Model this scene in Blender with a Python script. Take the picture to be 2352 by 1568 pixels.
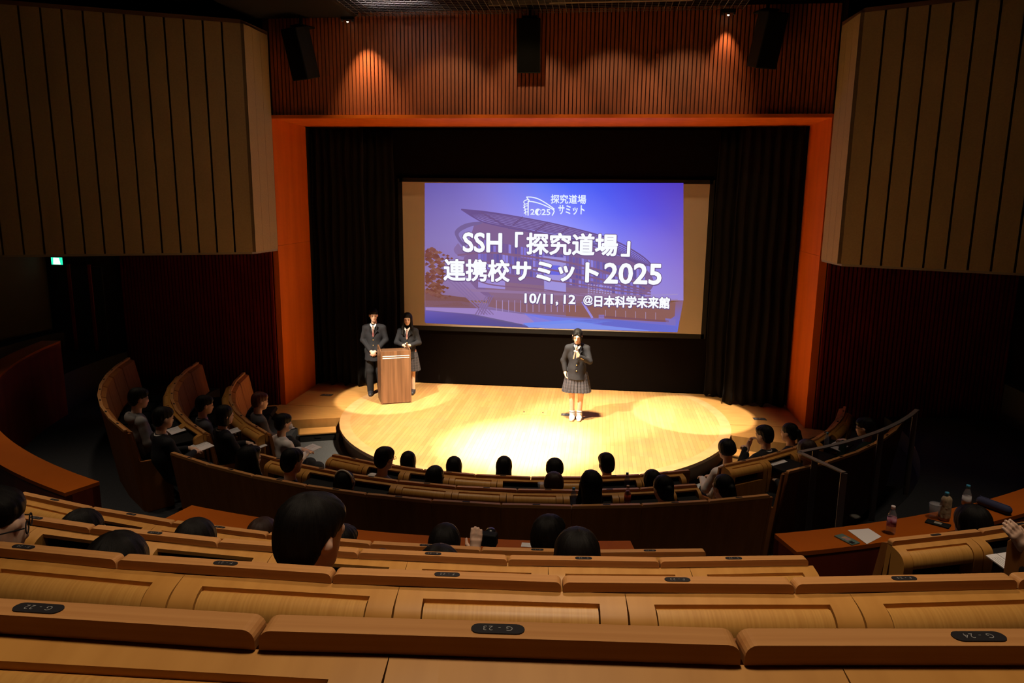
import bpy, bmesh, math, random
import numpy as np
from mathutils import Vector, Matrix, Euler
random.seed(7); np.random.seed(7)
PI = math.pi
scn = bpy.context.scene
COL = scn.collection
for o in list(bpy.data.objects):
    bpy.data.objects.remove(o)

# ------------------------------------------------------------------ camera
cam_data = bpy.data.cameras.new('camera')
cam_data.lens = 25.958
cam_data.sensor_width = 36.0
cam_data.clip_start = 0.05
cam = bpy.data.objects.new('camera', cam_data)
COL.objects.link(cam)
_r = Vector((0.9926994, 0.1201499, 0.0105812)); _u = Vector((-0.0331220, 0.1871990, 0.9817635)); _f = Vector((-0.1159780, 0.9749464, -0.1898119))
M = Matrix((( _r.x, _u.x, -_f.x, 1.0632), (_r.y, _u.y, -_f.y, -13.8161), (_r.z, _u.z, -_f.z, 3.7612), (0, 0, 0, 1)))
cam.matrix_world = M
scn.camera = cam

# ------------------------------------------------------------------ world, view
w = bpy.data.worlds.new('world'); scn.world = w; w.use_nodes = True
w.node_tree.nodes['Background'].inputs[0].default_value = (0.6, 0.45, 0.35, 1)
w.node_tree.nodes['Background'].inputs[1].default_value = 0.0
vs = scn.view_settings
vs.view_transform = 'Standard'; vs.look = 'None'; vs.exposure = 0.0; vs.gamma = 1.0; vs.use_curve_mapping = False
scn.cycles.use_denoising = True
scn.cycles.max_bounces = 4
scn.cycles.diffuse_bounces = 3
scn.cycles.use_adaptive_sampling = True
scn.cycles.adaptive_threshold = 0.10
scn.cycles.sample_clamp_indirect = 4.0
scn.cycles.caustics_reflective = False
scn.cycles.caustics_refractive = False

# ------------------------------------------------------------------ lights: ceiling fixtures of the hall
def spot(name, loc, target, energy, angle, blend=0.15, color=(1, 0.86, 0.62), radius=0.05):
    d = bpy.data.lights.new(name, 'SPOT'); d.energy = energy; d.spot_size = math.radians(angle); d.spot_blend = blend
    d.color = color; d.shadow_soft_size = radius
    o = bpy.data.objects.new(name, d); COL.objects.link(o)
    o.location = loc
    o.rotation_euler = (Vector(target) - Vector(loc)).to_track_quat('-Z', 'Y').to_euler()
    return o
WARM = (1.0, 0.80, 0.52)
spot('stage_spot_lectern', (-4.2, -5.6, 6.5), (-2.80, -0.40, 0.0), 6000, 15.0, 0.10, (1.0, 0.86, 0.64))
spot('stage_spot_side', (3.4, -4.4, 6.5), (2.80, -0.80, 0.0), 6000, 16.5, 0.08, (1.0, 0.86, 0.62))
spot('stage_spot_front', (-0.6, -5.2, 6.5), (-0.10, -2.95, 0.0), 24000, 24, 0.95, (1.0, 0.92, 0.68))
spot('stage_spot_speaker', (-2.8, -5.6, 6.5), (0.55, -1.75, 0.6), 6000, 19, 0.6, (1.0, 0.90, 0.72))
spot('stage_wash', (0.0, -3.1, 6.5), (0.0, -2.2, 0.0), 7400, 68, 0.6, WARM, 0.25)
# scallop downlights close to the slatted header
spot('header_downlight_a', (-2.92, -1.60, 6.55), (-2.85, -1.30, 5.0), 190, 64, 1.0, (1.0, 0.66, 0.36), 0.02)
spot('header_downlight_b', (2.88, -1.40, 6.56), (2.90, -1.30, 4.9), 60, 60, 0.9, (1.0, 0.58, 0.32), 0.02)
for i, hx in enumerate((-1.55, -0.2, 1.15, 2.3)):
    spot('header_wash_%d' % i, (hx, -3.5, 6.5), (hx, -1.25, 4.98), 75, 50, 0.55, (1.0, 0.62, 0.30), 0.05)
# dimmed house lights over the seats, one more added to brighten the left aisle
HOUSE = (1.0, 0.78, 0.54)
for i, (hx, hy, e, an) in enumerate([(-2.2, -10.2, 340, 62), (1.0, -10.4, 330, 66), (3.9, -9.4, 330, 62), (-4.3, -5.2, 125, 54), (-1.3, -6.0, 260, 54), (1.6, -6.0, 240, 54), (4.3, -6.0, 150, 54), (0.9, -12.3, 260, 74), (-5.4, -7.2, 200, 56), (-3.6, -8.6, 160, 60)]):
    spot('house_downlight_%d' % i, (hx, hy, 6.6), (hx, hy - 0.3, 2.0), e, an, 0.9, HOUSE, 0.22)

# ------------------------------------------------------------------ materials
MATS = {}
def mat(name, color, rough=0.6, metal=0.0, spec=0.5, noise=None, bump=0.0, emit=None, emit_s=1.0, trans=0.0, alpha=1.0, coat=0.0):
    """noise = (scale xyz, color2, detail): two-tone noise on object coordinates"""
    if name in MATS: return MATS[name]
    m = bpy.data.materials.new(name); m.use_nodes = True
    nt = m.node_tree; b = nt.nodes['Principled BSDF']
    b.inputs['Base Color'].default_value = (*color, 1)
    b.inputs['Roughness'].default_value = rough
    b.inputs['Metallic'].default_value = metal
    b.inputs['Specular IOR Level'].default_value = spec
    b.inputs['Transmission Weight'].default_value = trans
    b.inputs['Alpha'].default_value = alpha
    b.inputs['Coat Weight'].default_value = coat
    if emit:
        b.inputs['Emission Color'].default_value = (*emit, 1); b.inputs['Emission Strength'].default_value = emit_s
    if noise:
        sc, c2, det = noise
        tc = nt.nodes.new('ShaderNodeTexCoord'); mp = nt.nodes.new('ShaderNodeMapping'); mp.inputs['Scale'].default_value = sc
        nz = nt.nodes.new('ShaderNodeTexNoise'); nz.inputs['Scale'].default_value = 1.0; nz.inputs['Detail'].default_value = det
        rp = nt.nodes.new('ShaderNodeValToRGB')
        rp.color_ramp.elements[0].position = 0.35; rp.color_ramp.elements[1].position = 0.68
        rp.color_ramp.elements[0].color = (*color, 1); rp.color_ramp.elements[1].color = (*c2, 1)
        nt.links.new(tc.outputs['Object'], mp.inputs['Vector']); nt.links.new(mp.outputs[0], nz.inputs['Vector'])
        nt.links.new(nz.outputs['Fac'], rp.inputs[0]); nt.links.new(rp.outputs[0], b.inputs['Base Color'])
        if bump:
            bp = nt.nodes.new('ShaderNodeBump'); bp.inputs['Strength'].default_value = bump; bp.inputs['Distance'].default_value = 0.01
            nt.links.new(nz.outputs['Fac'], bp.inputs['Height']); nt.links.new(bp.outputs[0], b.inputs['Normal'])
    MATS[name] = m
    return m
def emis(name, color, s=1.0):
    if name in MATS: return MATS[name]
    m = bpy.data.materials.new(name); m.use_nodes = True
    nt = m.node_tree; b = nt.nodes['Principled BSDF']
    b.inputs['Base Color'].default_value = (0, 0, 0, 1); b.inputs['Roughness'].default_value = 1; b.inputs['Specular IOR Level'].default_value = 0
    b.inputs['Emission Color'].default_value = (*color, 1); b.inputs['Emission Strength'].default_value = s
    MATS[name] = m; return m
def lin(r, g, b):
    f = lambda c: (c / 255 / 12.92) if c / 255 <= 0.04045 else ((c / 255 + 0.055) / 1.055) ** 2.4
    return (f(r), f(g), f(b))

M_RAIL = mat('rail_wood', (0.56, 0.268, 0.092), 0.45, spec=0.35, noise=((1.5, 90, 90), (0.48, 0.215, 0.068), 3))
M_SEAT = mat('seat_veneer', (0.58, 0.275, 0.062), 0.45, spec=0.35, noise=((16, 1.2, 3), (0.50, 0.225, 0.046), 4))
M_FLAP = mat('flap_veneer', (0.62, 0.315, 0.078), 0.4, spec=0.35, noise=((160, 3, 1.5), (0.53, 0.25, 0.056), 3))
M_BACK = mat('back_veneer', (0.34, 0.130, 0.032), 0.6, spec=0.2, noise=((14, 14, 1.2), (0.27, 0.098, 0.023), 3))
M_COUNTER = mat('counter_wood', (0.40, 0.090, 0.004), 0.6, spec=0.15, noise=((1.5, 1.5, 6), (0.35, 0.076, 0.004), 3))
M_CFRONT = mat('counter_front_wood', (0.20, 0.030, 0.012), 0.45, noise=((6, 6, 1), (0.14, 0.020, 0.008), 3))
M_ORANGE = mat('proscenium_wood', (0.60, 0.130, 0.006), 0.55, spec=0.2, noise=((5, 5, 0.6), (0.50, 0.105, 0.005), 4))
M_SLAT = mat('slat_wood', (0.42, 0.110, 0.030), 0.5, noise=((9, 9, 0.7), (0.30, 0.070, 0.018), 3))
M_SLATBACK = mat('slat_backing', (0.06, 0.012, 0.006), 0.8)
M_REDWALL = mat('red_slat_wood', (0.14, 0.008, 0.004), 0.6, spec=0.2, noise=((9, 9, 0.7), (0.10, 0.006, 0.003), 3))
M_REDBACK = mat('red_slat_backing', (0.02, 0.005, 0.004), 0.9)
M_BEIGE = mat('acoustic_panel', (0.33, 0.25, 0.155), 0.95, spec=0.02, noise=((40, 40, 40), (0.30, 0.228, 0.14), 2), bump=0.1)
M_JOINT = mat('panel_joint', (0.06, 0.045, 0.03), 0.9)
M_BLACK = mat('black_paint', (0.008, 0.008, 0.009), 0.7, spec=0.2)
M_VOID = mat('ceiling_black', (0.012, 0.010, 0.009), 0.9, spec=0.1)
M_CARPET = mat('carpet', (0.055, 0.058, 0.066), 0.95, spec=0.05, noise=((60, 60, 60), (0.045, 0.047, 0.054), 4), bump=0.3)
M_CURTAIN = mat('black_velvet', (0.008, 0.0073, 0.008), 0.95, spec=0.05, noise=((30, 30, 2), (0.0055, 0.005, 0.0055), 2))
M_CURTAIN.node_tree.nodes['Principled BSDF'].inputs['Sheen Weight'].default_value = 0.03
M_FABRIC = mat('seat_fabric', (0.012, 0.012, 0.014), 0.95, spec=0.05)
M_SIDEWALL = mat('side_wall_paint', (0.07, 0.06, 0.05), 0.9, spec=0.1)
M_PLATE = mat('number_plate', (0.016, 0.014, 0.017), 0.6, spec=0.2)
M_NUM = mat('number_print', (0.32, 0.31, 0.31), 0.7)
M_METAL = mat('grey_metal', (0.30, 0.27, 0.26), 0.4, 0.9)
M_RAILING = mat('railing_metal', (0.22, 0.19, 0.18), 0.5, 0.6)
M_WHITE = mat('paper_white', (0.80, 0.76, 0.78), 0.8)

def plank_mat():
    m = bpy.data.materials.new('stage_boards'); m.use_nodes = True
    nt = m.node_tree; b = nt.nodes['Principled BSDF']
    tc = nt.nodes.new('ShaderNodeTexCoord'); mp = nt.nodes.new('ShaderNodeMapping'); mp.inputs['Rotation'].default_value = (0, 0, PI / 2 )
    br = nt.nodes.new('ShaderNodeTexBrick')
    br.inputs['Color1'].default_value = (0.60, 0.335, 0.130, 1); br.inputs['Color2'].default_value = (0.50, 0.265, 0.098, 1)
    br.inputs['Mortar'].default_value = (0.34, 0.18, 0.07, 1)
    br.inputs['Scale'].default_value = 1.0; br.inputs['Mortar Size'].default_value = 0.0022; br.inputs['Bias'].default_value = -0.2
    br.inputs['Brick Width'].default_value = 0.9; br.inputs['Row Height'].default_value = 0.062
    nz = nt.nodes.new('ShaderNodeTexNoise'); nz.inputs['Scale'].default_value = 3.0; nz.inputs['Detail'].default_value = 4
    mx = nt.nodes.new('ShaderNodeMixRGB'); mx.blend_type = 'MULTIPLY'; mx.inputs[0].default_value = 0.25
    nt.links.new(tc.outputs['Object'], mp.inputs[0]); nt.links.new(mp.outputs[0], br.inputs['Vector'])
    nt.links.new(tc.outputs['Object'], nz.inputs['Vector'])
    nt.links.new(br.outputs['Color'], mx.inputs[1]); nt.links.new(nz.outputs['Color'], mx.inputs[2])
    nt.links.new(mx.outputs[0], b.inputs['Base Color'])
    b.inputs['Roughness'].default_value = 0.38; b.inputs['Specular IOR Level'].default_value = 0.4
    return m
M_STAGE = plank_mat()
M_RING = mat('stage_ring_wood', (0.56, 0.33, 0.15), 0.4, noise=((4, 4, 4), (0.47, 0.265, 0.115), 4))
M_PLATFORM = mat('platform_wood', (0.52, 0.27, 0.085), 0.4, noise=((3, 26, 3), (0.42, 0.205, 0.060), 4))

# ------------------------------------------------------------------ mesh helpers
def link(name, me, m=None, parent=None):
    o = bpy.data.objects.new(name, me); COL.objects.link(o)
    if m is not None and len(me.materials) == 0: me.materials.append(m)
    if parent is not None: o.parent = parent
    return o
def mesh_obj(name, verts, faces, m, parent=None, smooth=False):
    me = bpy.data.meshes.new(name); me.from_pydata([tuple(v) for v in verts], [], faces)
    me.update()
    if smooth: me.polygons.foreach_set('use_smooth', [True] * len(me.polygons))
    return link(name, me, m, parent)
class MB:
    """collects shapes for one mesh"""
    def __init__(s): s.v = []; s.f = []
    def add(s, v, f):
        n = len(s.v); s.v += [tuple(p) for p in v]; s.f += [tuple(i + n for i in q) for q in f]; return s
    def box(s, x0, x1, y0, y1, z0, z1):
        return s.add([(x0, y0, z0), (x1, y0, z0), (x1, y1, z0), (x0, y1, z0), (x0, y0, z1), (x1, y0, z1), (x1, y1, z1), (x0, y1, z1)],
                     [(3, 2, 1, 0), (4, 5, 6, 7), (0, 1, 5, 4), (1, 2, 6, 5), (2, 3, 7, 6), (3, 0, 4, 7)])
    def prism(s, poly, z0, z1):
        """vertical extrusion of an xy polygon (counter-clockwise)"""
        n = len(poly)
        v = [(p[0], p[1], z0) for p in poly] + [(p[0], p[1], z1) for p in poly]
        f = [tuple(range(n - 1, -1, -1)), tuple(range(n, 2 * n))] + [(i, (i + 1) % n, n + (i + 1) % n, n + i) for i in range(n)]
        return s.add(v, f)
    def ext_x(s, poly, x0, x1):
        """extrusion along x of a yz polygon"""
        n = len(poly)
        v = [(x0, p[0], p[1]) for p in poly] + [(x1, p[0], p[1]) for p in poly]
        f = [tuple(range(n - 1, -1, -1)), tuple(range(n, 2 * n))] + [(i, (i + 1) % n, n + (i + 1) % n, n + i) for i in range(n)]
        return s.add(v, f)
    def ext_y(s, poly, y0, y1):
        """extrusion along y of an xz polygon"""
        n = len(poly)
        v = [(p[0], y0, p[1]) for p in poly] + [(p[0], y1, p[1]) for p in poly]
        f = [tuple(range(n)), tuple(range(2 * n - 1, n - 1, -1))] + [((i + 1) % n, i, n + i, n + (i + 1) % n) for i in range(n)]
        return s.add(v, f)
    def tube(s, pts, r, seg=10, cap=True):
        pts = [Vector(p) for p in pts]; rs = r if isinstance(r, (list, tuple)) else [r] * len(pts)
        n0 = len(s.v)
        for i, p in enumerate(pts):
            t = (pts[min(i + 1, len(pts) - 1)] - pts[max(i - 1, 0)]).normalized()
            a = t.cross(Vector((0, 0, 1))) if abs(t.z) < 0.95 else t.cross(Vector((0, 1, 0)))
            a.normalize(); b = t.cross(a)
            for k in range(seg):
                th = 2 * PI * k / seg
                s.v.append(tuple(p + (a * math.cos(th) + b * math.sin(th)) * rs[i]))
        for i in range(len(pts) - 1):
            for k in range(seg):
                s.f.append((n0 + i * seg + k, n0 + i * seg + (k + 1) % seg, n0 + (i + 1) * seg + (k + 1) % seg, n0 + (i + 1) * seg + k))
        if cap:
            s.f.append(tuple(n0 + k for k in range(seg - 1, -1, -1))); s.f.append(tuple(n0 + (len(pts) - 1) * seg + k for k in range(seg)))
        return s
    def lathe(s, prof, seg=20, c=(0, 0, 0)):
        n0 = len(s.v)
        for r, z in prof:
            for k in range(seg):
                th = 2 * PI * k / seg
                s.v.append((c[0] + r * math.cos(th), c[1] + r * math.sin(th), c[2] + z))
        for i in range(len(prof) - 1):
            for k in range(seg):
                s.f.append((n0 + i * seg + k, n0 + i * seg + (k + 1) % seg, n0 + (i + 1) * seg + (k + 1) % seg, n0 + (i + 1) * seg + k))
        s.f.append(tuple(n0 + k for k in range(seg - 1, -1, -1))); s.f.append(tuple(n0 + (len(prof) - 1) * seg + k for k in range(seg)))
        return s
    def ball(s, c, r, seg=12, rings=8):
        rr = r if isinstance(r, (tuple, list)) else (r, r, r)
        n0 = len(s.v)
        for i in range(1, rings):
            ph = PI * i / rings
            for k in range(seg):
                th = 2 * PI * k / seg
                s.v.append((c[0] + rr[0] * math.sin(ph) * math.cos(th), c[1] + rr[1] * math.sin(ph) * math.sin(th), c[2] + rr[2] * math.cos(ph)))
        s.v.append((c[0], c[1], c[2] + rr[2])); s.v.append((c[0], c[1], c[2] - rr[2]))
        t, b = len(s.v) - 2, len(s.v) - 1
        for i in range(rings - 2):
            for k in range(seg):
                s.f.append((n0 + i * seg + k, n0 + (i + 1) * seg + k, n0 + (i + 1) * seg + (k + 1) % seg, n0 + i * seg + (k + 1) % seg))
        for k in range(seg):
            s.f.append((t, n0 + k, n0 + (k + 1) % seg)); s.f.append((b, n0 + (rings - 2) * seg + (k + 1) % seg, n0 + (rings - 2) * seg + k))
        return s
    def mesh(s, name, m, smooth=False):
        me = bpy.data.meshes.new(name); me.from_pydata(s.v, [], s.f); me.update()
        bm = bmesh.new(); bm.from_mesh(me); bmesh.ops.recalc_face_normals(bm, faces=bm.faces[:]); bm.to_mesh(me); bm.free()
        if smooth: me.polygons.foreach_set('use_smooth', [True] * len(me.polygons))
        me.materials.append(m)
        return me
    def build(s, name, m, parent=None, smooth=False, bevel=0.0, autosmooth=False):
        o = link(name, s.mesh(name, m, smooth), None, parent)
        if bevel:
            md = o.modifiers.new('bevel', 'BEVEL'); md.width = bevel; md.segments = 2; md.limit_method = 'ANGLE'; md.angle_limit = math.radians(40)
        return o
def tag(o, label, cat, group=None, kind=None):
    if label: o['label'] = label
    if cat: o['category'] = cat
    if group: o['group'] = group
    if kind: o['kind'] = kind
    return o
def structure(o): o['kind'] = 'structure'; return o
def empty(name, loc=(0, 0, 0), rz=0.0, parent=None):
    o = bpy.data.objects.new(name, None); COL.objects.link(o); o.location = loc; o.rotation_euler = (0, 0, rz)
    o.empty_display_size = 0.1
    if parent is not None: o.parent = parent
    return o
def inst(name, me, parent=None, loc=(0, 0, 0), rot=(0, 0, 0), m=None):
    o = bpy.data.objects.new(name, me); COL.objects.link(o); o.location = loc; o.rotation_euler = rot
    if parent is not None: o.parent = parent
    if m is not None:
        o.material_slots[0].link = 'OBJECT'; o.material_slots[0].material = m
    return o
def text_mesh(s, offset=0.0, space=1.0):
    cu = bpy.data.curves.new('txt', 'FONT'); cu.body = s; cu.size = 1.0; cu.offset = offset; cu.space_character = space
    cu.resolution_u = 3; cu.fill_mode = 'FRONT' if False else 'BOTH'
    ob = bpy.data.objects.new('txt', cu); COL.objects.link(ob)
    dg = bpy.context.evaluated_depsgraph_get()
    me = bpy.data.meshes.new_from_object(ob.evaluated_get(dg))
    bpy.data.objects.remove(ob); bpy.data.curves.remove(cu)
    return me
ORD = ['first', 'second', 'third', 'fourth', 'fifth', 'sixth', 'seventh', 'eighth', 'ninth', 'tenth', 'eleventh', 'twelfth']

# ------------------------------------------------------------------ the seating geometry: rows are arcs about one centre
YC = -1.7219
ROWR = dict(A=4.795, B=5.548, C=6.389, D=8.579, E=9.489, F=10.412, G=11.322)
ROWZ = dict(A=0.900, B=1.066, C=1.278, D=1.974, E=2.399, F=2.818, G=3.244)
FLOOR = dict(A=-0.15, B=0.03, C=0.30, D=0.90, E=1.25, F=1.67, G=2.09)
SW = 0.585
A0 = dict(A=-0.3418, B=-0.4115, C=-0.4555, D=-0.2493, E=-0.1374, F=-0.0451, G=0.0326)
def pol(R, a, z=0.0): return (R * math.sin(a), YC - R * math.cos(a), z)
# ================================================================== SETTING
# ---- stepped auditorium floor (carpet)
steps = [(0.0, -0.28), (4.05, -0.28), (4.05, -0.15), (4.98, -0.15), (4.98, 0.03), (5.80, 0.03), (5.80, 0.30), (7.62, 0.30), (7.62, 0.90), (8.85, 0.90),
         (8.85, 1.25), (9.75, 1.25), (9.75, 1.67), (10.66, 1.67), (10.66, 2.09), (11.6, 2.09), (11.6, 2.5), (18.5, 2.5)]
v = []; f = []; NS = 72
for i in range(NS + 1):
    a = -1.62 + 3.24 * i / NS
    for R, z in steps: v.append(pol(R, a, z))
ns = len(steps)
for i in range(NS):
    for j in range(ns - 1):
        f.append((i * ns + j, (i + 1) * ns + j, (i + 1) * ns + j + 1, i * ns + j + 1))
structure(mesh_obj('floor', v, f, M_CARPET))
# low floor between stage and front wall
structure(MB().box(-9.3, 9.3, -1.72, 1.2, -0.32, -0.281).build('floor', M_CARPET))

# ---- stage: round deck with a ring, straight boards behind, side platforms
SC = (-0.04, -1.10); SR = 3.40
def circ(R, n=96): return [(SC[0] + R * math.cos(2 * PI * k / n), SC[1] + R * math.sin(2 * PI * k / n)) for k in range(n)]
deck = empty('floor_stage', (0, 0, 0)); structure(deck)
MB().prism(circ(3.22), -0.05, 0.0).build('deck_boards', M_STAGE, deck)
ring = MB(); n = 96
o1, o2 = circ(3.22, n), circ(SR, n)
ring.v = [(x, y, 0.001) for x, y in o1] + [(x, y, 0.001) for x, y in o2] + [(x, y, -0.05) for x, y in o2] + [(x, y, -0.05) for x, y in o1]
for k in range(n):
    k2 = (k + 1) % n
    ring.f += [(k, n + k, n + k2, k2), (n + k, 2 * n + k, 2 * n + k2, n + k2), (2 * n + k, 3 * n + k, 3 * n + k2, 2 * n + k2)]
ring.build('edge_ring', M_RING, deck)
MB().prism(circ(SR - 0.05), -0.28, -0.05).build('deck_skirt', mat('skirt_wood', (0.16, 0.075, 0.03), 0.6), deck)
MB().prism([(-4.75, -1.28), (4.75, -1.28), (4.75, 1.1), (-4.75, 1.1)], -0.28, -0.002).build('rear_boards', M_PLATFORM, deck)
for sx in (-1, 1):
    pl = [(sx * 2.9, -1.285), (sx * 2.9, -1.70), (sx * 3.30, -1.88), (sx * 4.18, -2.20), (sx * 4.95, -1.42), (sx * 4.70, -1.285)]
    if sx < 0: pl = pl[::-1]
    pl = pl[::-1]
    MB().prism(pl, -0.28, -0.003).build('side_platform', M_PLATFORM, deck, bevel=0.006)
# step box at the left end and right end of the stage
for sx, lab in ((-1, 'low wooden step with dark front at left end of stage'), (1, 'low wooden step with a handle slot at right end of stage')):
    root = empty('stage_step', (-3.62, -2.26, -0.28) if sx < 0 else (3.52, -2.42, -0.28), -sx * 0.38)
    tag(root, lab, 'step', 'stage steps')
    MB().box(-0.30, 0.30, -0.16, 0.16, 0.12, 0.145).build('tread', M_PLATFORM, root, bevel=0.004)
    MB().box(-0.29, 0.29, -0.15, 0.15, 0.0, 0.12).build('box', M_BLACK if sx < 0 else M_PLATFORM, root)
    MB().box(-0.05, 0.05, -0.156, -0.149, 0.06, 0.085).build('handle_slot', M_BLACK, root)

# ---- walls
wb = empty('wall_back', (0, 0, 0)); structure(wb)
MB().box(-5.4, 5.4, 0.95, 1.1, -0.3, 7.2).build('backdrop', M_BLACK, wb)
# proscenium reveals: panels with joints
def reveal(sx):
    r = empty('trim_1' if sx < 0 else 'trim_2', (0, 0, 0)); structure(r)
    x0, x1 = (-4.72, -4.60) if sx < 0 else (4.58, 4.70)
    for z0, z1 in ((-0.002, 2.90), (2.904, 5.06)):
        MB().box(x0, x1, -1.30, 0.16 if sx < 0 else -0.02, z0, z1).build('panel', M_ORANGE, r, bevel=0.002)
    MB().box(min(x0, x1) + 0.02, max(x0, x1) - 0.02, 0.16 if sx < 0 else -0.02, 0.96, -0.002, 5.06).build('side_return', M_BLACK, r)
    return r
reveal(-1); reveal(1)
head = empty('wall_front', (0, 0, 0)); structure(head)
MB().box(-4.72, 4.70, -1.30, 0.10, 5.06, 5.10).build('soffit_panel', M_ORANGE, head, bevel=0.002)
MB().box(-4.72, 4.70, -1.22, 0.9, 5.10, 7.1).build('header_backing', M_SLATBACK, head)
MB().box(-4.72, 4.70, -1.30, -1.27, 5.10, 5.118).build('header_sill', M_ORANGE, head)
NSL = 142; x0, x1 = -4.60, 4.60; pit = (x1 - x0) / NSL
sl_me = MB().box(-0.0235, 0.0235, -0.04, 0.0, 0, 1.62).mesh('slat', M_SLAT)
for k in range(NSL):
    inst('slat', sl_me, head, (x0 + (k + 0.5) * pit, -1.22, 5.125))
# lower flank walls: dark red slats beside the proscenium, then plain
rs_me = MB().box(-0.022, 0.022, -0.045, 0.0, 0, 3.25).mesh('slat', M_REDWALL)
for sx, nm in ((-1, 'wall_left'), (1, 'wall_right')):
    wl = empty(nm, (0, 0, 0)); structure(wl)
    xa, xb = (-9.2, -4.70) if sx < 0 else (4.70, 9.2)
    MB().box(xa, xb, -1.30, -1.1, -0.3, 3.1).build('slat_backing', M_REDBACK, wl)
    for k in range(44):
        inst('slat', rs_me, wl, (sx * (4.74 + 0.066 * k), -1.30, -0.28))
    MB().box(sx * 9.2 - 0.1, sx * 9.2 + 0.1, -17.2, -1.1, -0.3, 7.1).build('side_panel', M_SIDEWALL, wl)
    # upper volume of beige acoustic panels
    dx, dy = sx * 0.9015, -0.4327
    bx, by = sx * 4.655, -2.155
    bk = MB().prism([(sx * 4.63, -1.3), (sx * 4.68, -2.14), (sx * 9.2, -4.32), (sx * 9.2, -1.3)][::(-1 if sx > 0 else 1)][::-1], 2.87, 6.40)
    bk.build('panel_backing', M_JOINT, wl)
    for k in range(17):
        u0, u1 = 0.272 * k + (0.0 if k == 0 else 0.014), 0.272 * (k + 1) - 0.014
        off = (-dy * sx * 1.0, dx * sx * 1.0)   # normal pointing to the stage
        nx, ny = (0.4327 * -sx, -0.9015)
        p = [(bx + dx * u0, by + dy * u0), (bx + dx * u1, by + dy * u1)]
        poly = [p[0], p[1], (p[1][0] - nx * 0.03, p[1][1] - ny * 0.03), (p[0][0] - nx * 0.03, p[0][1] - ny * 0.03)]
        poly = [(a + nx * 0.012, b + ny * 0.012) for a, b in poly]
        MB().prism(poly, 2.85, 6.40).build('panel', M_BEIGE, wl)
    for k in range(3):
        y0 = -1.31 - 0.283 * k; y1 = y0 - 0.277
        MB().box(min(sx * 4.60, sx * 4.66), max(sx * 4.60, sx * 4.66), y1, y0, 2.85, 6.40).build('return_panel', M_BEIGE, wl)
    MB().prism([(sx * 4.61, -1.3), (sx * 4.665, -2.16), (sx * 9.2, -4.335), (sx * 9.2, -1.3)][::(-1 if sx > 0 else 1)][::-1], 2.815, 2.85).build('bottom_trim', mat('panel_trim', (0.22, 0.19, 0.17), 0.8), wl)
    MB().prism([(sx * 4.60, -1.3), (sx * 4.65, -2.17), (sx * 9.2, -4.35), (sx * 9.2, -1.3)][::(-1 if sx > 0 else 1)][::-1], 6.40, 6.46).build('top_trim', mat('panel_top', (0.10, 0.05, 0.03), 0.8), wl)
# door with red frame in the left flank wall
d1 = empty('door_1', (-8.25, -1.345, -0.28)); structure(d1)
MB().box(-0.62, 0.28, -0.01, 0.02, 0, 2.75).build('door_leaf', mat('door_dark', (0.010, 0.009, 0.009), 0.7), d1)
for xx in (-0.36, 0.05): MB().box(xx - 0.03, xx + 0.03, -0.03, 0.0, 0, 2.78).build('door_frame', mat('door_red', (0.22, 0.01, 0.01), 0.6), d1)
wr = MB().box(-9.3, 9.3, -17.4, -17.2, -0.3, 7.1).build('wall_rear', M_SIDEWALL); structure(wr)
# ---- ceiling: dark slab, wire grid, fluorescent lamp above it
ce = empty('ceiling', (0, 0, 0)); structure(ce)
MB().box(-9.3, 9.3, -17.4, 1.2, 7.1, 7.3).build('ceiling_slab', M_VOID, ce)
MB().box(-9.2, 9.2, -17.2, -2.45, 6.68, 6.71).build('ceiling_board', M_VOID, ce)
gm = MB()
for k in range(64): gm.box(-3.2 + 0.1 * k - 0.003, -3.2 + 0.1 * k + 0.003, -4.2, -1.32, 6.655, 6.661)
for k in range(29): gm.box(-3.2, 3.1, -4.2 + 0.1 * k - 0.003, -4.2 + 0.1 * k + 0.003, 6.655, 6.661)
g = gm.build('wire_grid', mat('grid_wire', (0.25, 0.22, 0.21), 0.5, 0.7), ce); g['kind'] = 'stuff'
MB().box(-4.9, -3.0, -4.4, -1.33, 6.64, 7.0).build('duct', M_BLACK, ce, bevel=0.06)
MB().box(-0.8, 0.4, -1.75, -1.68, 6.70, 6.76).build('cable_tray', mat('tray_metal', (0.32, 0.27, 0.24), 0.5, 0.5), ce)
MB().box(0.15, 2.3, -1.80, -1.72, 6.70, 6.76).build('cable_tray', MATS['tray_metal'], ce)
fl = empty('ceiling_light', (-2.20, -2.27, 6.69)); tag(fl, 'bright white work light glowing behind ceiling wire grid', 'light')
MB().box(-0.55, 0.55, -0.1, 0.1, 0.03, 0.08).build('housing', M_METAL, fl)
MB().box(-0.52, 0.52, -0.09, 0.09, 0.018, 0.03).build('diffuser', emis('work_light', (1.0, 0.96, 0.90), 9.0), fl)
for (lx, lab) in ((-3.17, 'small halogen downlight cluster at left of header'), (2.88, 'small halogen downlight cluster at right of header')):
    h = empty('downlight', (lx, -1.42, 6.60)); tag(h, lab, 'downlight', 'halogen downlights')
    MB().box(-0.11, 0.11, -0.02, 0.02, 0.0, 0.05).build('mount_bar', M_BLACK, h)
    for dxx in (-0.09, 0.0, 0.09):
        MB().lathe([(0.014, 0.0), (0.022, -0.03), (0.02, -0.034)], 10, (dxx, 0, 0.0)).build('lamp_cup', M_METAL, h)
    MB().ball((0, 0, -0.03), 0.018, 8, 6).build('bulb', emis('halogen', (1, 0.85, 0.6), 12), h)

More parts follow.
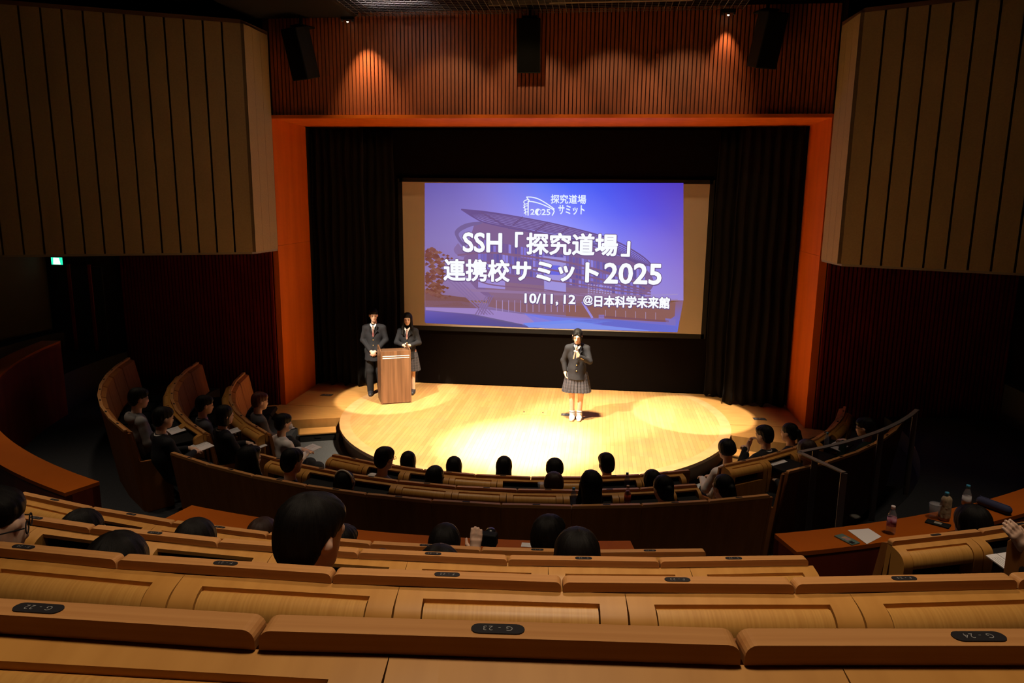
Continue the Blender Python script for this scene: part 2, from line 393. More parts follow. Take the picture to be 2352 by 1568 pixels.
# ---- curtains and screen
def curtain(name, label, xa, xb, ya, yb, z0, z1, folds, depth, seed, flare=0.0):
    rnd = random.Random(seed); nx = folds * 10; nz = 14
    ph = [rnd.uniform(-0.6, 0.6) for _ in range(folds + 1)]; am = [rnd.uniform(0.6, 1.1) for _ in range(folds + 1)]
    v = []; f = []
    for j in range(nz + 1):
        z = z0 + (z1 - z0) * j / nz
        for i in range(nx + 1):
            u = i / nx; k = int(min(u * folds, folds - 1e-6))
            t = u * folds * 2 * PI + ph[k] * 0.4 * math.sin(z * 0.9)
            wv = am[k] * math.sin(t) * depth * (0.75 + 0.5 * (1 - j / nz))
            x = xa + (xb - xa) * u + flare * (1 - j / nz) ** 2 * (0.5 - u) * 2 + 0.012 * math.sin(z * 3 + k)
            zz = z + (0.03 * math.sin(u * 23 + seed) if j == 0 else 0)
            v.append((x, ya + (yb - ya) * u + wv, zz))
    for j in range(nz):
        for i in range(nx):
            f.append((j * (nx + 1) + i, j * (nx + 1) + i + 1, (j + 1) * (nx + 1) + i + 1, (j + 1) * (nx + 1) + i))
    o = mesh_obj(name, v, f, M_CURTAIN, None, True)
    md = o.modifiers.new('thick', 'SOLIDIFY'); md.thickness = 0.012
    tag(o, label, 'curtain', 'black stage curtains')
    return o
curtain('stage_curtain', 'black pleated leg curtain at right of stage beside orange pillar', 3.46, 4.50, 0.02, -0.08, 0.04, 5.04, 6, 0.055, 3, -0.04)
curtain('stage_curtain', 'black pleated leg curtain at left of stage beside orange pillar', -4.56, -3.50, 0.28, 0.20, 0.04, 5.04, 7, 0.05, 5)
curtain('stage_curtain', 'narrow black curtain further back between left leg curtain and screen', -3.60, -2.98, 0.52, 0.48, 0.04, 5.04, 4, 0.03, 8)
curtain('stage_curtain', 'narrow black curtain further back between screen and right leg curtain', 3.15, 3.62, 0.52, 0.48, 0.04, 5.04, 3, 0.03, 9)
bk = MB().box(-3.4, 3.6, 0.70, 0.74, 0.02, 5.05).build('masking_drape', mat('masking_cloth', (0.0045, 0.0030, 0.0025), 0.95, spec=0.03)); tag(bk, 'flat black masking cloth hanging behind and below the screen', 'drape')

# ---- projection screen with the slide
scr = empty('projection_screen', (0, 0, 0)); tag(scr, 'wide projection screen showing a blue title slide with a building', 'screen')
MB().box(-2.86, 3.04, 0.640, 0.665, 1.215, 4.065).build('screen_surface', mat('screen_white', (0.42, 0.38, 0.36), 0.95, spec=0.0), scr)
bd = MB().box(-2.92, 3.10, 0.645, 0.69, 4.065, 4.14).box(-2.92, 3.10, 0.645, 0.69, 1.12, 1.215).box(-2.95, -2.86, 0.645, 0.69, 1.12, 4.14).box(3.04, 3.13, 0.645, 0.69, 1.12, 4.14)
bd.build('screen_border', M_BLACK, scr)
HOM = (0.008715632925, 0.000168258422, -11.033454957, 0.000364492125, -0.00896789545, 7.549700171, 7.2427178e-05, -0.000112844785)
def art(x, y):
    """slide layout units -> x, z on the screen"""
    d = HOM[6] * x + HOM[7] * y + 1
    return ((HOM[0] * x + HOM[1] * y + HOM[2]) / d, (HOM[3] * x + HOM[4] * y + HOM[5]) / d)
def vcol_mat():
    m = bpy.data.materials.new('slide_picture'); m.use_nodes = True; nt = m.node_tree; b = nt.nodes['Principled BSDF']
    at = nt.nodes.new('ShaderNodeVertexColor'); at.layer_name = 'Col'
    b.inputs['Base Color'].default_value = (0, 0, 0, 1); b.inputs['Specular IOR Level'].default_value = 0; b.inputs['Roughness'].default_value = 1
    nt.links.new(at.outputs['Color'], b.inputs['Emission Color']); b.inputs['Emission Strength'].default_value = 1.0
    return m
M_SLIDE = vcol_mat()
class Slide:
    def __init__(s): s.v = []; s.f = []; s.c = []
    def poly(s, pts, cols, layer):
        n = len(s.v)
        for i, p in enumerate(pts):
            x, z = art(*p); s.v.append((x, 0.638 - 0.0006 * layer, z)); c_ = cols[i] if isinstance(cols[0], (tuple, list)) else cols; t_ = 0.16 if 3 <= layer < 12 else 0.0; s.c.append(lin(*[a_ * (1 - t_) + b_ * t_ for a_, b_ in zip(c_, (165, 150, 210))]))
        s.f.append(tuple(range(n, n + len(pts))))
    def line(s, pts, wd, col, layer):
        for a, b in zip(pts[:-1], pts[1:]):
            d = Vector((b[0] - a[0], b[1] - a[1]));
            if d.length < 1e-6: continue
            d.normalize(); nrm = Vector((-d.y, d.x)) * wd / 2; e = d * wd * 0.3
            s.poly([(a[0] + nrm.x - e.x, a[1] + nrm.y - e.y), (b[0] + nrm.x + e.x, b[1] + nrm.y + e.y), (b[0] - nrm.x + e.x, b[1] - nrm.y + e.y), (a[0] - nrm.x - e.x, a[1] - nrm.y - e.y)], col, layer)
    def build(s, name, parent):
        me = bpy.data.meshes.new(name); me.from_pydata(s.v, [], s.f)
        ca = me.color_attributes.new('Col', 'FLOAT_COLOR', 'POINT')
        ca.data.foreach_set('color', np.array([(*c, 1) for c in s.c], dtype=np.float32).ravel())
        me.materials.append(M_SLIDE)
        o = bpy.data.objects.new(name, me); COL.objects.link(o); o.parent = parent
        return o
def curve_pts(P, n=16):
    """Catmull-Rom through the points"""
    P = [Vector(p) for p in P]; Q = [P[0]] + P + [P[-1]]; out = []
    for i in range(1, len(Q) - 2):
        for k in range(n):
            t = k / n; p0, p1, p2, p3 = Q[i - 1], Q[i], Q[i + 1], Q[i + 2]
            out.append(0.5 * ((2 * p1) + (p2 - p0) * t + (2 * p0 - 5 * p1 + 4 * p2 - p3) * t * t + (3 * p1 - p0 - 3 * p2 + p3) * t ** 3))
    out.append(P[-1]); return [tuple(p) for p in out]
S = Slide()
gx = [975, 1040, 1110, 1170, 1235, 1300, 1360, 1430, 1500, 1570]
rows = [(420, [(104,90,170),(112,98,182),(122,112,205),(116,118,228),(98,120,248),(78,104,252),(74,92,244),(76,78,228),(82,66,208),(84,60,186)]),
        (490, [(124,106,178),(132,116,190),(142,126,208),(144,136,232),(140,142,248),(128,134,252),(110,118,252),(96,98,240),(96,84,222),(102,80,198)]),
        (550, [(134,116,180),(142,124,190),(150,134,200),(158,146,224),(168,162,244),(168,166,252),(150,150,252),(130,126,240),(126,110,226),(122,98,202)]),
        (620, [(142,118,172),(148,124,182),(152,128,190),(160,140,210),(170,156,232),(176,164,240),(168,156,240),(156,142,234),(146,130,222),(142,118,208)]),
        (690, [(140,108,140),(140,110,150),(146,114,160),(150,118,170),(158,128,190),(168,140,205),(170,146,214),(164,140,214),(158,138,214),(152,132,208)])]
for j in range(4):
    for i in range(9):
        y0, r0 = rows[j]; y1, r1 = rows[j + 1]
        S.poly([(gx[i], y0), (gx[i + 1], y0), (gx[i + 1], y1), (gx[i], y1)], [r0[i], r0[i + 1], r1[i + 1], r1[i]], 0)
# ground
S.poly([(975, 690), (1200, 700), (1200, 752), (975, 740)], [(140,112,160), (150,120,170), (92,84,130), (80,74,150)], 1)
S.poly([(1200, 700), (1400, 715), (1570, 690), (1556, 763), (1200, 752)], [(150,116,150), (150,110,140), (140,100,120), (96,110,225), (96,104,190)], 1)
S.poly([(977, 706), (1100, 708), (1205, 722), (1290, 742), (1200, 745), (1090, 722), (977, 712)], (158, 132, 196), 2)
S.poly([(977, 714), (1080, 722), (1160, 740), (1240, 754), (977, 742)], [(108,92,176), (104,84,150), (98,82,140), (92,84,140), (78,74,160)], 2)
S.poly([(1204, 720), (1290, 729), (1440, 737), (1380, 746), (1230, 742)], (118, 122, 226), 2)
S.poly([(1200, 742), (1310, 735), (1410, 737), (1300, 753), (1215, 752)], (108, 138, 240), 3)
S.poly([(1310, 736), (1400, 733), (1556, 750), (1556, 762), (1480, 757)], (92, 98, 200), 3)
S.poly([(1220, 748), (1330, 741), (1500, 760), (1250, 754)], (120, 142, 236), 4)
# trees at left
for k in range(160):
    rr = random.Random(k); x = 976 + abs(rr.gauss(0, 26)); y = rr.uniform(566, 672) + (x - 976) * 0.35
    if x > 1040: continue
    s_ = rr.uniform(3, 8); c = rr.choice([(116, 66, 60), (128, 76, 70), (120, 70, 52), (140, 92, 80)])
    S.poly([(max(975.5, x - s_), y), (x, y - s_ * 0.7), (x + s_ * 1.2, y), (x, y + s_ * 0.7)], c, 2)
S.poly([(976, 672), (1010, 676), (1075, 684), (1080, 704), (976, 704)], (126, 84, 84), 2)
S.poly([(976, 690), (1060, 692), (1100, 698), (1100, 708), (976, 705)], (130, 92, 110), 2)
# building mass
S.poly(curve_pts([(1090, 512), (1130, 512), (1200, 525), (1300, 545), (1400, 580), (1470, 608), (1500, 640), (1492, 668), (1440, 690), (1300, 690), (1150, 690), (1090, 660), (1060, 610)], 4), (122, 88, 132), 3)
S.poly([(1095, 640), (1200, 652), (1330, 662), (1470, 672), (1470, 700), (1300, 702), (1140, 692)], (134, 96, 118), 4)
S.poly([(1120, 682), (1300, 692), (1300, 724), (1200, 718), (1120, 704)], (132, 88, 92), 4)
S.poly([(1300, 690), (1552, 694), (1550, 726), (1530, 740), (1300, 726)], (136, 84, 66), 4)
# facade strips: blue glazing bands cut by brown balcony curves
bands = [(600, 24), (626, 22), (652, 14)]
for k in range(56):
    x = 1098 + k * 7; t = (x - 1098) / 400
    for (yb, hh) in bands:
        y0 = yb - 46 + t * 70 - (1 - t) * 6; y1 = y0 + hh
        if x > 1478: continue
        rr = random.Random(k * 7 + yb); c = rr.choice([(112, 96, 186), (100, 84, 160), (128, 112, 210), (90, 74, 150), (140, 128, 224), (110, 80, 140)])
        S.poly([(x, y0), (x + 5.6, y0 + 1), (x + 5.6, y1 + 1), (x, y1)], c, 5)
S.poly([(1248, 588), (1300, 592), (1300, 672), (1250, 668)], (160, 148, 222), 6)
S.poly([(1250, 608), (1286, 610), (1286, 632), (1250, 630)], (96, 96, 226), 7)
S.poly([(1098, 640), (1160, 645), (1160, 664), (1098, 660)], (160, 140, 214), 6)
for k in range(9):
    for j in range(6): S.poly([(1350 + k * 6.4, 652 + j * 5 + k * 0.8), (1354 + k * 6.4, 652 + j * 5 + k * 0.8), (1354 + k * 6.4, 655 + j * 5 + k * 0.8), (1350 + k * 6.4, 655 + j * 5 + k * 0.8)], (168, 150, 206), 6)
for (dy, wd) in ((0, 4.5), (24, 4), (48, 3.5), (72, 3)):
    S.line(curve_pts([(1052, 586 + dy * 0.5), (1120, 580 + dy), (1220, 590 + dy), (1320, 606 + dy * 0.95), (1420, 634 + dy * 0.7), (1494, 664 + dy * 0.25)], 6), wd, (126, 86, 116), 8)
S.line([(1072, 666), (1300, 676), (1470, 680)], 6, (146, 112, 150), 8)
# roof louvre wing
S.poly([(1060, 481), (1110, 486), (1200, 499), (1290, 517), (1390, 545), (1340, 545), (1260, 533), (1180, 522), (1122, 512), (1090, 498)], (134, 112, 178), 6)
rt = [(1060, 481), (1120, 487), (1200, 500), (1290, 518), (1400, 548), (1470, 585), (1500, 612)]
rb = [(1060, 481), (1090, 500), (1118, 512), (1190, 527), (1300, 548), (1390, 572), (1470, 608)]
for k in range(9):
    t = k / 8
    S.line(curve_pts([(a[0] * (1 - t) + b[0] * t, a[1] * (1 - t) + b[1] * t) for a, b in zip(rt, rb)], 5), 2.0 if k not in (0, 8) else 3.2, (96, 70, 128), 7)
for (p, q_) in (((1102, 486), (1170, 524)), ((1200, 499), (1178, 517)), ((1258, 511), (1230, 530)), ((1305, 523), (1288, 536))):
    S.line([p, q_], 4, (100, 72, 124), 8)
for k in range(7):
    t = k / 6; S.line(curve_pts([(1110 - 6 * t, 509 + 5 * t), (1070 + 6 * t, 514 + 7 * t), (1046 + 7 * t, 530 + 5 * t), (1050 + 9 * t, 548 + 4 * t), (1064 + 8 * t, 566 - 4 * t)], 6), 1.6, (110, 88, 140), 7)
S.poly(curve_pts([(1052, 558), (1042, 572), (1048, 584), (1066, 590), (1078, 576), (1062, 572)], 4), (128, 100, 150), 7)
# struts
for k in range(4):
    S.line([(1030 + k * 9, 644), (1112 + k * 7, 722)], 2.4, (132, 102, 150), 9)
    S.line([(1118 + k * 5, 678), (1092 + k * 6, 722)], 2.4, (126, 96, 140), 9)
S.line([(1338, 694), (1360, 729)], 5, (150, 136, 226), 9)
S.line([(1484, 678), (1556, 676)], 2.5, (160, 140, 200), 8); S.line([(1500, 690), (1556, 688)], 3, (150, 124, 180), 8)
for k in range(6): S.line([(1391 + k * 23, 712 + k * 1.2), (1391 + k * 23, 726 + k * 1.4)], 1.6, (160, 128, 150), 9)
S.line([(1376, 726), (1535, 738)], 4, (120, 70, 70), 9)
S.poly([(1375, 723), (1388, 723), (1388, 731), (1375, 731)], (130, 110, 190), 9)
S.poly([(1528, 731), (1552, 733), (1552, 748), (1530, 745)], (120, 104, 180), 9)
for x in range(1140, 1330, 14): S.line([(x, 690), (x, 716)], 1.5, (168, 140, 190), 9)
# logo: open book outline and globe
LW = (238, 246, 255)
def lg(P, wd=2.4, n=6): S.line(curve_pts(P, n) if len(P) > 2 else P, wd, LW, 14)
L = lambda x, y: (1190 + x / 13.84, 435 + y / 13.84)
lg([L(270, 240), L(430, 245), L(640, 300), L(860, 420), L(1040, 540), L(1145, 620)])
lg([L(270, 240), L(300, 290), L(350, 345), L(320, 375)], 2.2, 3)
lg([L(320, 375), L(470, 390), L(700, 450), L(920, 540), L(1120, 640)])
lg([L(1145, 620), L(1120, 640), L(1145, 700), L(1085, 820)], 2.4, 2)
lg([L(318, 380), L(315, 815)], 2.6)
lg([L(300, 320), L(200, 360), L(180, 410), L(205, 450)], 2)
for yy in (455, 520, 620, 710): lg([L(290, yy), L(230, yy + 10), L(190, yy + 50)], 1.8)
lg([L(180, 490), L(215, 600), L(235, 720), L(250, 810)], 2)
for (xx, yy) in ((175, 575), (190, 660), (210, 745)): S.poly([L(xx - 18, yy), L(xx, yy - 20), L(xx + 22, yy), L(xx, yy + 20)], LW, 14)
ccx, ccy = L(632, 715); gr = 100 / 13.84
S.line([(ccx + gr * 0.93 * math.cos(2 * PI * k / 24), ccy + gr * math.sin(2 * PI * k / 24)) for k in range(25)], 1.2, LW, 14)
S.poly([(ccx + gr * math.cos(t), ccy + gr * math.sin(t)) for t in [PI * 0.62, PI * 0.8, PI, PI * 1.2, PI * 1.4, PI * 1.62]] + [L(650, 680), L(620, 720), L(640, 770), L(650, 800)], LW, 14)
S.build('slide_picture', scr)
def slide_text(s, x0, x1, y0, y1, col, layer, bold, name='slide_text'):
    """flat lettering fitted to a box; bold = stroke thickening in layout units (copies shifted sideways)"""
    me = text_mesh(s, 0.004)
    co = np.zeros(len(me.vertices) * 3, dtype=np.float32); me.vertices.foreach_get('co', co); co = co.reshape(-1, 3)
    mn, mx = co.min(0), co.max(0)
    V = []; F = []
    base = [tuple(p.vertices) for p in me.polygons]
    for k, (ox, oy) in enumerate([(-1, 0), (1, 0), (0, -1), (0, 1), (-0.7, -0.7), (0.7, 0.7), (-0.7, 0.7), (0.7, -0.7)] if bold > 0 else [(0, 0)]):
        X0, X1, Y0, Y1 = x0 + bold + ox * bold, x1 - bold + ox * bold, y0 + bold + oy * bold, y1 - bold + oy * bold
        xa, _ = art(X0, (Y0 + Y1) / 2); xb, _ = art(X1, (Y0 + Y1) / 2); xm = (X0 + X1) / 2
        zt = art(xm, Y0)[1]; zl = art(xm, Y1)[1]; n0 = len(V)
        for c in co:
            V.append((xa + (c[0] - mn[0]) / (mx[0] - mn[0]) * (xb - xa), 0.638 - 0.0006 * layer - 0.00003 * k, zl + (c[1] - mn[1]) / (mx[1] - mn[1]) * (zt - zl)))
        F += [tuple(i + n0 for i in q) for q in base]
    bpy.data.meshes.remove(me)
    o = mesh_obj(name, V, F, col, scr)
    return o
E_TXT = emis('slide_white', lin(246, 248, 255), 1.05); E_SH = emis('slide_shadow', lin(104, 78, 128), 1.0); E_LG = emis('slide_logo_white', lin(232, 242, 255), 1.0)
T = [('SSH', 1062.4, 1153.4, 533.7, 580, 1.5), ('「', 1182.5, 1201.6, 532.5, 568.4, 1.3), ('探究道場', 1208.5, 1419.5, 535, 587, 1.5), ('」', 1426.4, 1447.6, 553.6, 589.4, 1.3),
     ('連携校', 1018, 1171, 595, 646.5, 1.4), ('サ', 1176, 1220, 600, 645, 1.8), ('ミ', 1231.5, 1267.5, 600.5, 646, 1.8), ('ッ', 1281.5, 1319.7, 610, 647, 1.8), ('ト', 1344, 1375.6, 602.5, 649, 2.0), ('2025', 1387, 1520.3, 604, 653, 1.5),
     ('10/11,', 1204.4, 1282.4, 674, 701, 0.8), ('12', 1294.5, 1322, 676.5, 698, 0.8), ('@', 1339.6, 1361.8, 678, 701, 0.5), ('日本科学未来館', 1365, 1538.6, 679.6, 707, 0.9)]
for (s, a, b, c, d, bo) in T:
    slide_text(s, a - 1.8, b + 1.8, c - 1.4, d + 2.4, E_SH, 11, bo + 1.6, 'slide_text_shadow')
    slide_text(s, a, b, c, d, E_TXT, 13, bo)
slide_text('探究道場', 1265, 1346.4, 446.6, 468, E_LG, 13, 0.35); slide_text('サミット', 1282, 1342.8, 471, 493, E_LG, 13, 0.45)
slide_text('2', 1218, 1228, 480, 493, E_LG, 13, 0.3); slide_text('25', 1243.5, 1264, 480, 494, E_LG, 13, 0.3)
# ================================================================== SEATING
def rounded_rail(w, h, r):
    """xz outline of a cap rail with rounded upper ends"""
    pts = [(-w / 2, -h), (w / 2, -h)]
    for k in range(6):
        t = PI / 2 * k / 5; pts.append((w / 2 - r + r * math.cos(t), -r + r * math.sin(t)))
    for k in range(6):
        t = PI / 2 + PI / 2 * k / 5; pts.append((-w / 2 + r + r * math.cos(t), -r + r * math.sin(t)))
    return pts
ME_RAIL = MB().ext_y(rounded_rail(SW - 0.004, 0.026, 0.015), -0.018, 0.018).mesh('cap_rail', M_RAIL)
pill = []
for k in range(9): t = -PI / 2 + PI * k / 8; pill.append((0.0225 + 0.0103 * math.cos(t), 0.0103 * math.sin(t)))
for k in range(9): t = PI / 2 + PI * k / 8; pill.append((-0.0225 + 0.0103 * math.cos(t), 0.0103 * math.sin(t)))
ME_PLATE = MB().prism(pill, 0.0002, 0.0014).mesh('number_plate', M_PLATE)
ME_BACKREST = MB().ext_x([(0.02, -0.03), (0.075, -0.05), (0.16, -0.50), (0.10, -0.50)], -SW / 2 + 0.015, SW / 2 - 0.015).mesh('backrest', M_BACK)
ME_CUSHION = MB().ext_x([(0.10, -0.68), (0.50, -0.66), (0.52, -0.62), (0.50, -0.575), (0.10, -0.60)], -0.235, 0.235).mesh('seat_cushion', M_FABRIC)
ME_CPANEL = MB().ext_x([(-0.018, -0.030), (0.012, -0.030), (0.15, -0.978), (0.12, -0.978)], -SW / 2 + 0.001, SW / 2 - 0.001).mesh('back_panel', M_BACK)
ME_FBOARD = MB().ext_x([(-0.015, -0.030), (0.018, -0.030), (0.055, -0.50), (0.03, -0.50)], -SW / 2 + 0.004, SW / 2 - 0.004).mesh('back_board', M_SEAT)
NUM_CACHE = {}
def seat(row, a, label, group, number=None, panel=False):
    z = ROWZ[row]
    root = empty('theatre_seat', pol(ROWR[row], a, z), a)
    tag(root, label, 'seat', group)
    r = inst('cap_rail', ME_RAIL, root)
    pl = inst('number_plate', ME_PLATE, r)
    if number:
        me = text_mesh(number, -0.012, 1.15)
        co = np.zeros(len(me.vertices) * 3, dtype=np.float32); me.vertices.foreach_get('co', co); co = co.reshape(-1, 3)
        mn, mx = co.min(0), co.max(0); c = (mn + mx) / 2
        out = np.zeros_like(co); sx_ = 0.036 / (mx[0] - mn[0]); sy_ = 0.0092 / (mx[1] - mn[1])
        out[:, 0] = -(co[:, 0] - c[0]) * sx_; out[:, 1] = -(co[:, 1] - c[1]) * sy_; out[:, 2] = 0.0017
        me.vertices.foreach_set('co', out.ravel()); me.update(); me.materials.clear(); me.materials.append(M_NUM)
        o = bpy.data.objects.new('number', me); COL.objects.link(o); o.parent = pl
    inst('seat_cushion', ME_CUSHION, root)
    inst('backrest', ME_BACKREST, root)
    if panel: inst('back_panel', ME_CPANEL, root)
    else: inst('back_board', ME_FBOARD, root)
    return root
# ---- fold-away table units on the rear of a row (they serve the row behind)
PROF = [(-0.0185, -0.0270), (-0.056, -0.0350), (-0.068, -0.0385), (-0.080, -0.0430), (-0.091, -0.0490), (-0.101, -0.0570), (-0.109, -0.0670), (-0.1145, -0.0790), (-0.118, -0.0930), (-0.1195, -0.1090), (-0.1195, -0.155), (-0.118, -0.215), (-0.105, -0.86)]
FLAPP = [(-0.067, -0.0430), (-0.078, -0.0455), (-0.089, -0.0510), (-0.099, -0.0590), (-0.107, -0.0690), (-0.1125, -0.0810), (-0.116, -0.0950), (-0.1170, -0.1080), (-0.1160, -0.122)]
UCACHE = {}
def unit_meshes(w):
    key = round(w, 3)
    if key in UCACHE: return UCACHE[key]
    wo = w * 0.765; hx = w / 2 - 0.0015
    body = PROF + [(-0.0185, -0.86)]
    hs = MB()
    hs.ext_x(body, -hx, -wo / 2); hs.ext_x(body, wo / 2, hx)
    hs.ext_x([PROF[0], PROF[1], (-0.056, -0.050), (-0.0185, -0.050)], -wo / 2, wo / 2)
    hs.ext_x([PROF[11], PROF[12], (-0.0185, -0.86), (-0.0185, -0.215)], -wo / 2, wo / 2)
    h = hs.mesh('housing', M_SEAT)
    rec = MB().box(-wo / 2, wo / 2, -0.034, -0.028, -0.22, -0.05).mesh('recess', M_BLACK)
    fp = FLAPP; inner = [(y + 0.018, z - 0.006) for y, z in fp][::-1]
    flp = MB().ext_x(fp + inner, -wo / 2 + 0.004, wo / 2 - 0.004).mesh('table_flap', M_FLAP)
    tray = MB().ext_x([(-0.05, -0.092), (-0.33, -0.100), (-0.335, -0.115), (-0.05, -0.112)], -wo / 2 + 0.01, wo / 2 - 0.01).mesh('table_flap', M_BLACK)
    for me in (h, flp):
        me.polygons.foreach_set('use_smooth', [True] * len(me.polygons)); me.set_sharp_from_angle(angle=math.radians(28))
    UCACHE[key] = (h, rec, flp, tray); return UCACHE[key]
def unit(row, a, w, label, group, opened=False):
    root = empty('table_unit', pol(ROWR[row], a, ROWZ[row]), a)
    tag(root, label, 'table', group)
    h, rec, flp, tray = unit_meshes(w)
    o = inst('housing', h, root); inst('recess', rec, root)
    f_ = inst('table_flap', tray if opened else flp, root)
    return root
BLOCK = dict(A='front', B='second', C='third')
def seats_row(row, a_list, block, numbers=None, panel=False, group=None):
    n = len(a_list)
    for k, a in enumerate(a_list):
        lab = '%s seat from left in %s of %s' % (ORD[k], {'A': 'front row', 'B': 'second row', 'C': 'third row', 'D': 'first row', 'E': 'second row', 'F': 'third row', 'G': 'fourth row'}[row], block)
        seat(row, a, lab, group or ('seats of ' + block), numbers[k] if numbers else None, panel)
def units_row(row, joints, block, opened=(), group=None, Roff=0.06):
    for k in range(len(joints) - 1):
        a = (joints[k] + joints[k + 1]) / 2; wdt = (joints[k + 1] - joints[k]) * (ROWR[row] + Roff)
        op = any(joints[k] < t < joints[k + 1] for t in opened)
        lab = '%s %s table unit from left behind %s row of %s' % (ORD[k], 'opened' if op else 'folded', {'A': 'front', 'B': 'second', 'D': 'first', 'E': 'second', 'F': 'third', 'G': 'fourth'}[row], block)
        unit(row, a, wdt, lab, group or ('table units of ' + block), op)
    return
# ---- upper middle block
UM = 'upper middle block'
s_ = lambda row: SW / ROWR[row]
seats_row('D', [A0['D'] + k * s_('D') for k in range(7)], UM, ['D - %d' % (16 + k) for k in range(7)])
seats_row('E', [A0['E'] + k * s_('E') for k in range(-1, 6)], UM, ['E - %d' % (18 + k) for k in range(-1, 6)])
seats_row('F', [A0['F'] + k * s_('F') for k in range(-1, 7)], UM, ['F - %d' % (20 + k) for k in range(-1, 7)])
seats_row('G', [A0['G'] + k * s_('G') for k in range(-1, 4)], UM, ['G - %d' % (22 + k) for k in range(-1, 4)])
jd = [A0['D'] - 0.5 * s_('D') + 0.0625 * k for k in range(8)]; jd[-1] = A0['D'] + 6.5 * s_('D')
units_row('D', jd, UM, opened=(-0.165,))
je = [0.0375 + 0.0573 * k for k in range(-4, 3)] + [0.2035]
units_row('E', je, UM, opened=(-0.105, -0.045, 0.012))
units_row('F', [0.0013 + 0.0546 * k for k in range(-2, 7)], UM)
units_row('G', [0.0728 + 0.0478 * k for k in range(-2, 4)], UM)
# ---- lower middle block
LM = 'lower middle block'
seats_row('C', [A0['C'] + k * s_('C') for k in range(10)], LM, panel=True)
seats_row('B', [A0['B'] + k * s_('B') for k in range(8)], LM)
seats_row('A', [A0['A'] + k * s_('A') for k in range(7)], LM)
jb = [-0.1459 - 0.094 * k for k in (3, 2, 1)] + [-0.1459, -0.0465, 0.0456, 0.1396, 0.2336, 0.3276, 0.3800]
units_row('B', jb, LM, opened=(-0.30, -0.20, 0.18, 0.28, 0.35))
ja = [-0.405 + 0.1045 * k for k in range(9)]
units_row('A', ja, LM, opened=(-0.24, -0.14, 0.075, 0.28, 0.38))
# ---- lower left block
LL = 'lower left block'
for row, a1, n in (('A', -0.668, 6), ('B', -0.668, 7), ('C', -0.668, 7)):
    seats_row(row, [a1 - (n - 0.5 - k) * s_(row) for k in range(n)], LL, panel=(row == 'C'))
    if row != 'C':
        na = int(n - 1); units_row(row, [a1 - (na - k) * s_(row) * 0.93 for k in range(na + 1)], LL, opened=(-0.72, -0.86) if row == 'B' else ())
# ---- lower right block: two rows, the second with a plain back
LR = 'lower right block'
seats_row('A', [0.545 + (k + 0.5) * s_('A') for k in range(6)], LR)
units_row('A', [0.545 + k * s_('A') * 0.93 for k in range(7)], LR, opened=(0.70, 0.83, 0.92))
for k in range(5):
    seat('B', 0.575 + (k + 0.5) * s_('B'), '%s seat from left in plain backed rear row of lower right block' % ORD[k], 'seats of lower right block', None, True)
# ---- upper right block, row D and one seat of row E
UR = 'upper right block'
seats_row('D', [0.3155 + (k + 0.5) * s_('D') for k in range(3)], UR)
units_row('D', [0.3155, 0.3740, 0.4380, 0.5020], UR, opened=(0.41, 0.47))
# row end panels
def end_panel(row, a, label, side, arm=True, front=0.30, mat_=None):
    root = empty('row_end_panel', pol(ROWR[row], a, FLOOR[row]), a); tag(root, label, 'panel', 'row end panels')
    H = ROWZ[row] - FLOOR[row]
    ah = 0.60 if arm is True else arm
    pts = [(0.0, H - 0.034), (0.03, H - 0.034), (0.10, ah), (0.42, ah - 0.02), (0.44, ah - 0.04), (0.42, 0.0), (0.13, 0.0)]
    MB().ext_x(pts, 0.0 if side > 0 else -0.03, 0.03 if side > 0 else 0.0).build('board', mat_ or M_BACK, root, bevel=0.006)
    return root
for row, a in (('A', -0.664), ('B', -0.664), ('C', -0.664)):
    end_panel(row, a, 'tan wooden end panel closing the %s row of left block at aisle' % BLOCK[row], 1)
end_panel('C', A0['C'] - 0.5 * s_('C') - 0.003, 'dark wooden end panel at left end of long curved seat back', -1)
end_panel('C', A0['C'] + 9.5 * s_('C') + 0.003, 'dark wooden end panel at right end of long curved seat back', 1)
end_panel('B', 0.572, 'dark wooden end panel of right block rear row beside the aisle', -1)
end_panel('A', 0.541, 'dark wooden end panel of right block front row beside the aisle', -1)
ep = end_panel('E', 0.347, 'wooden armrest panel at far right edge of the picture', -1, arm=0.96)

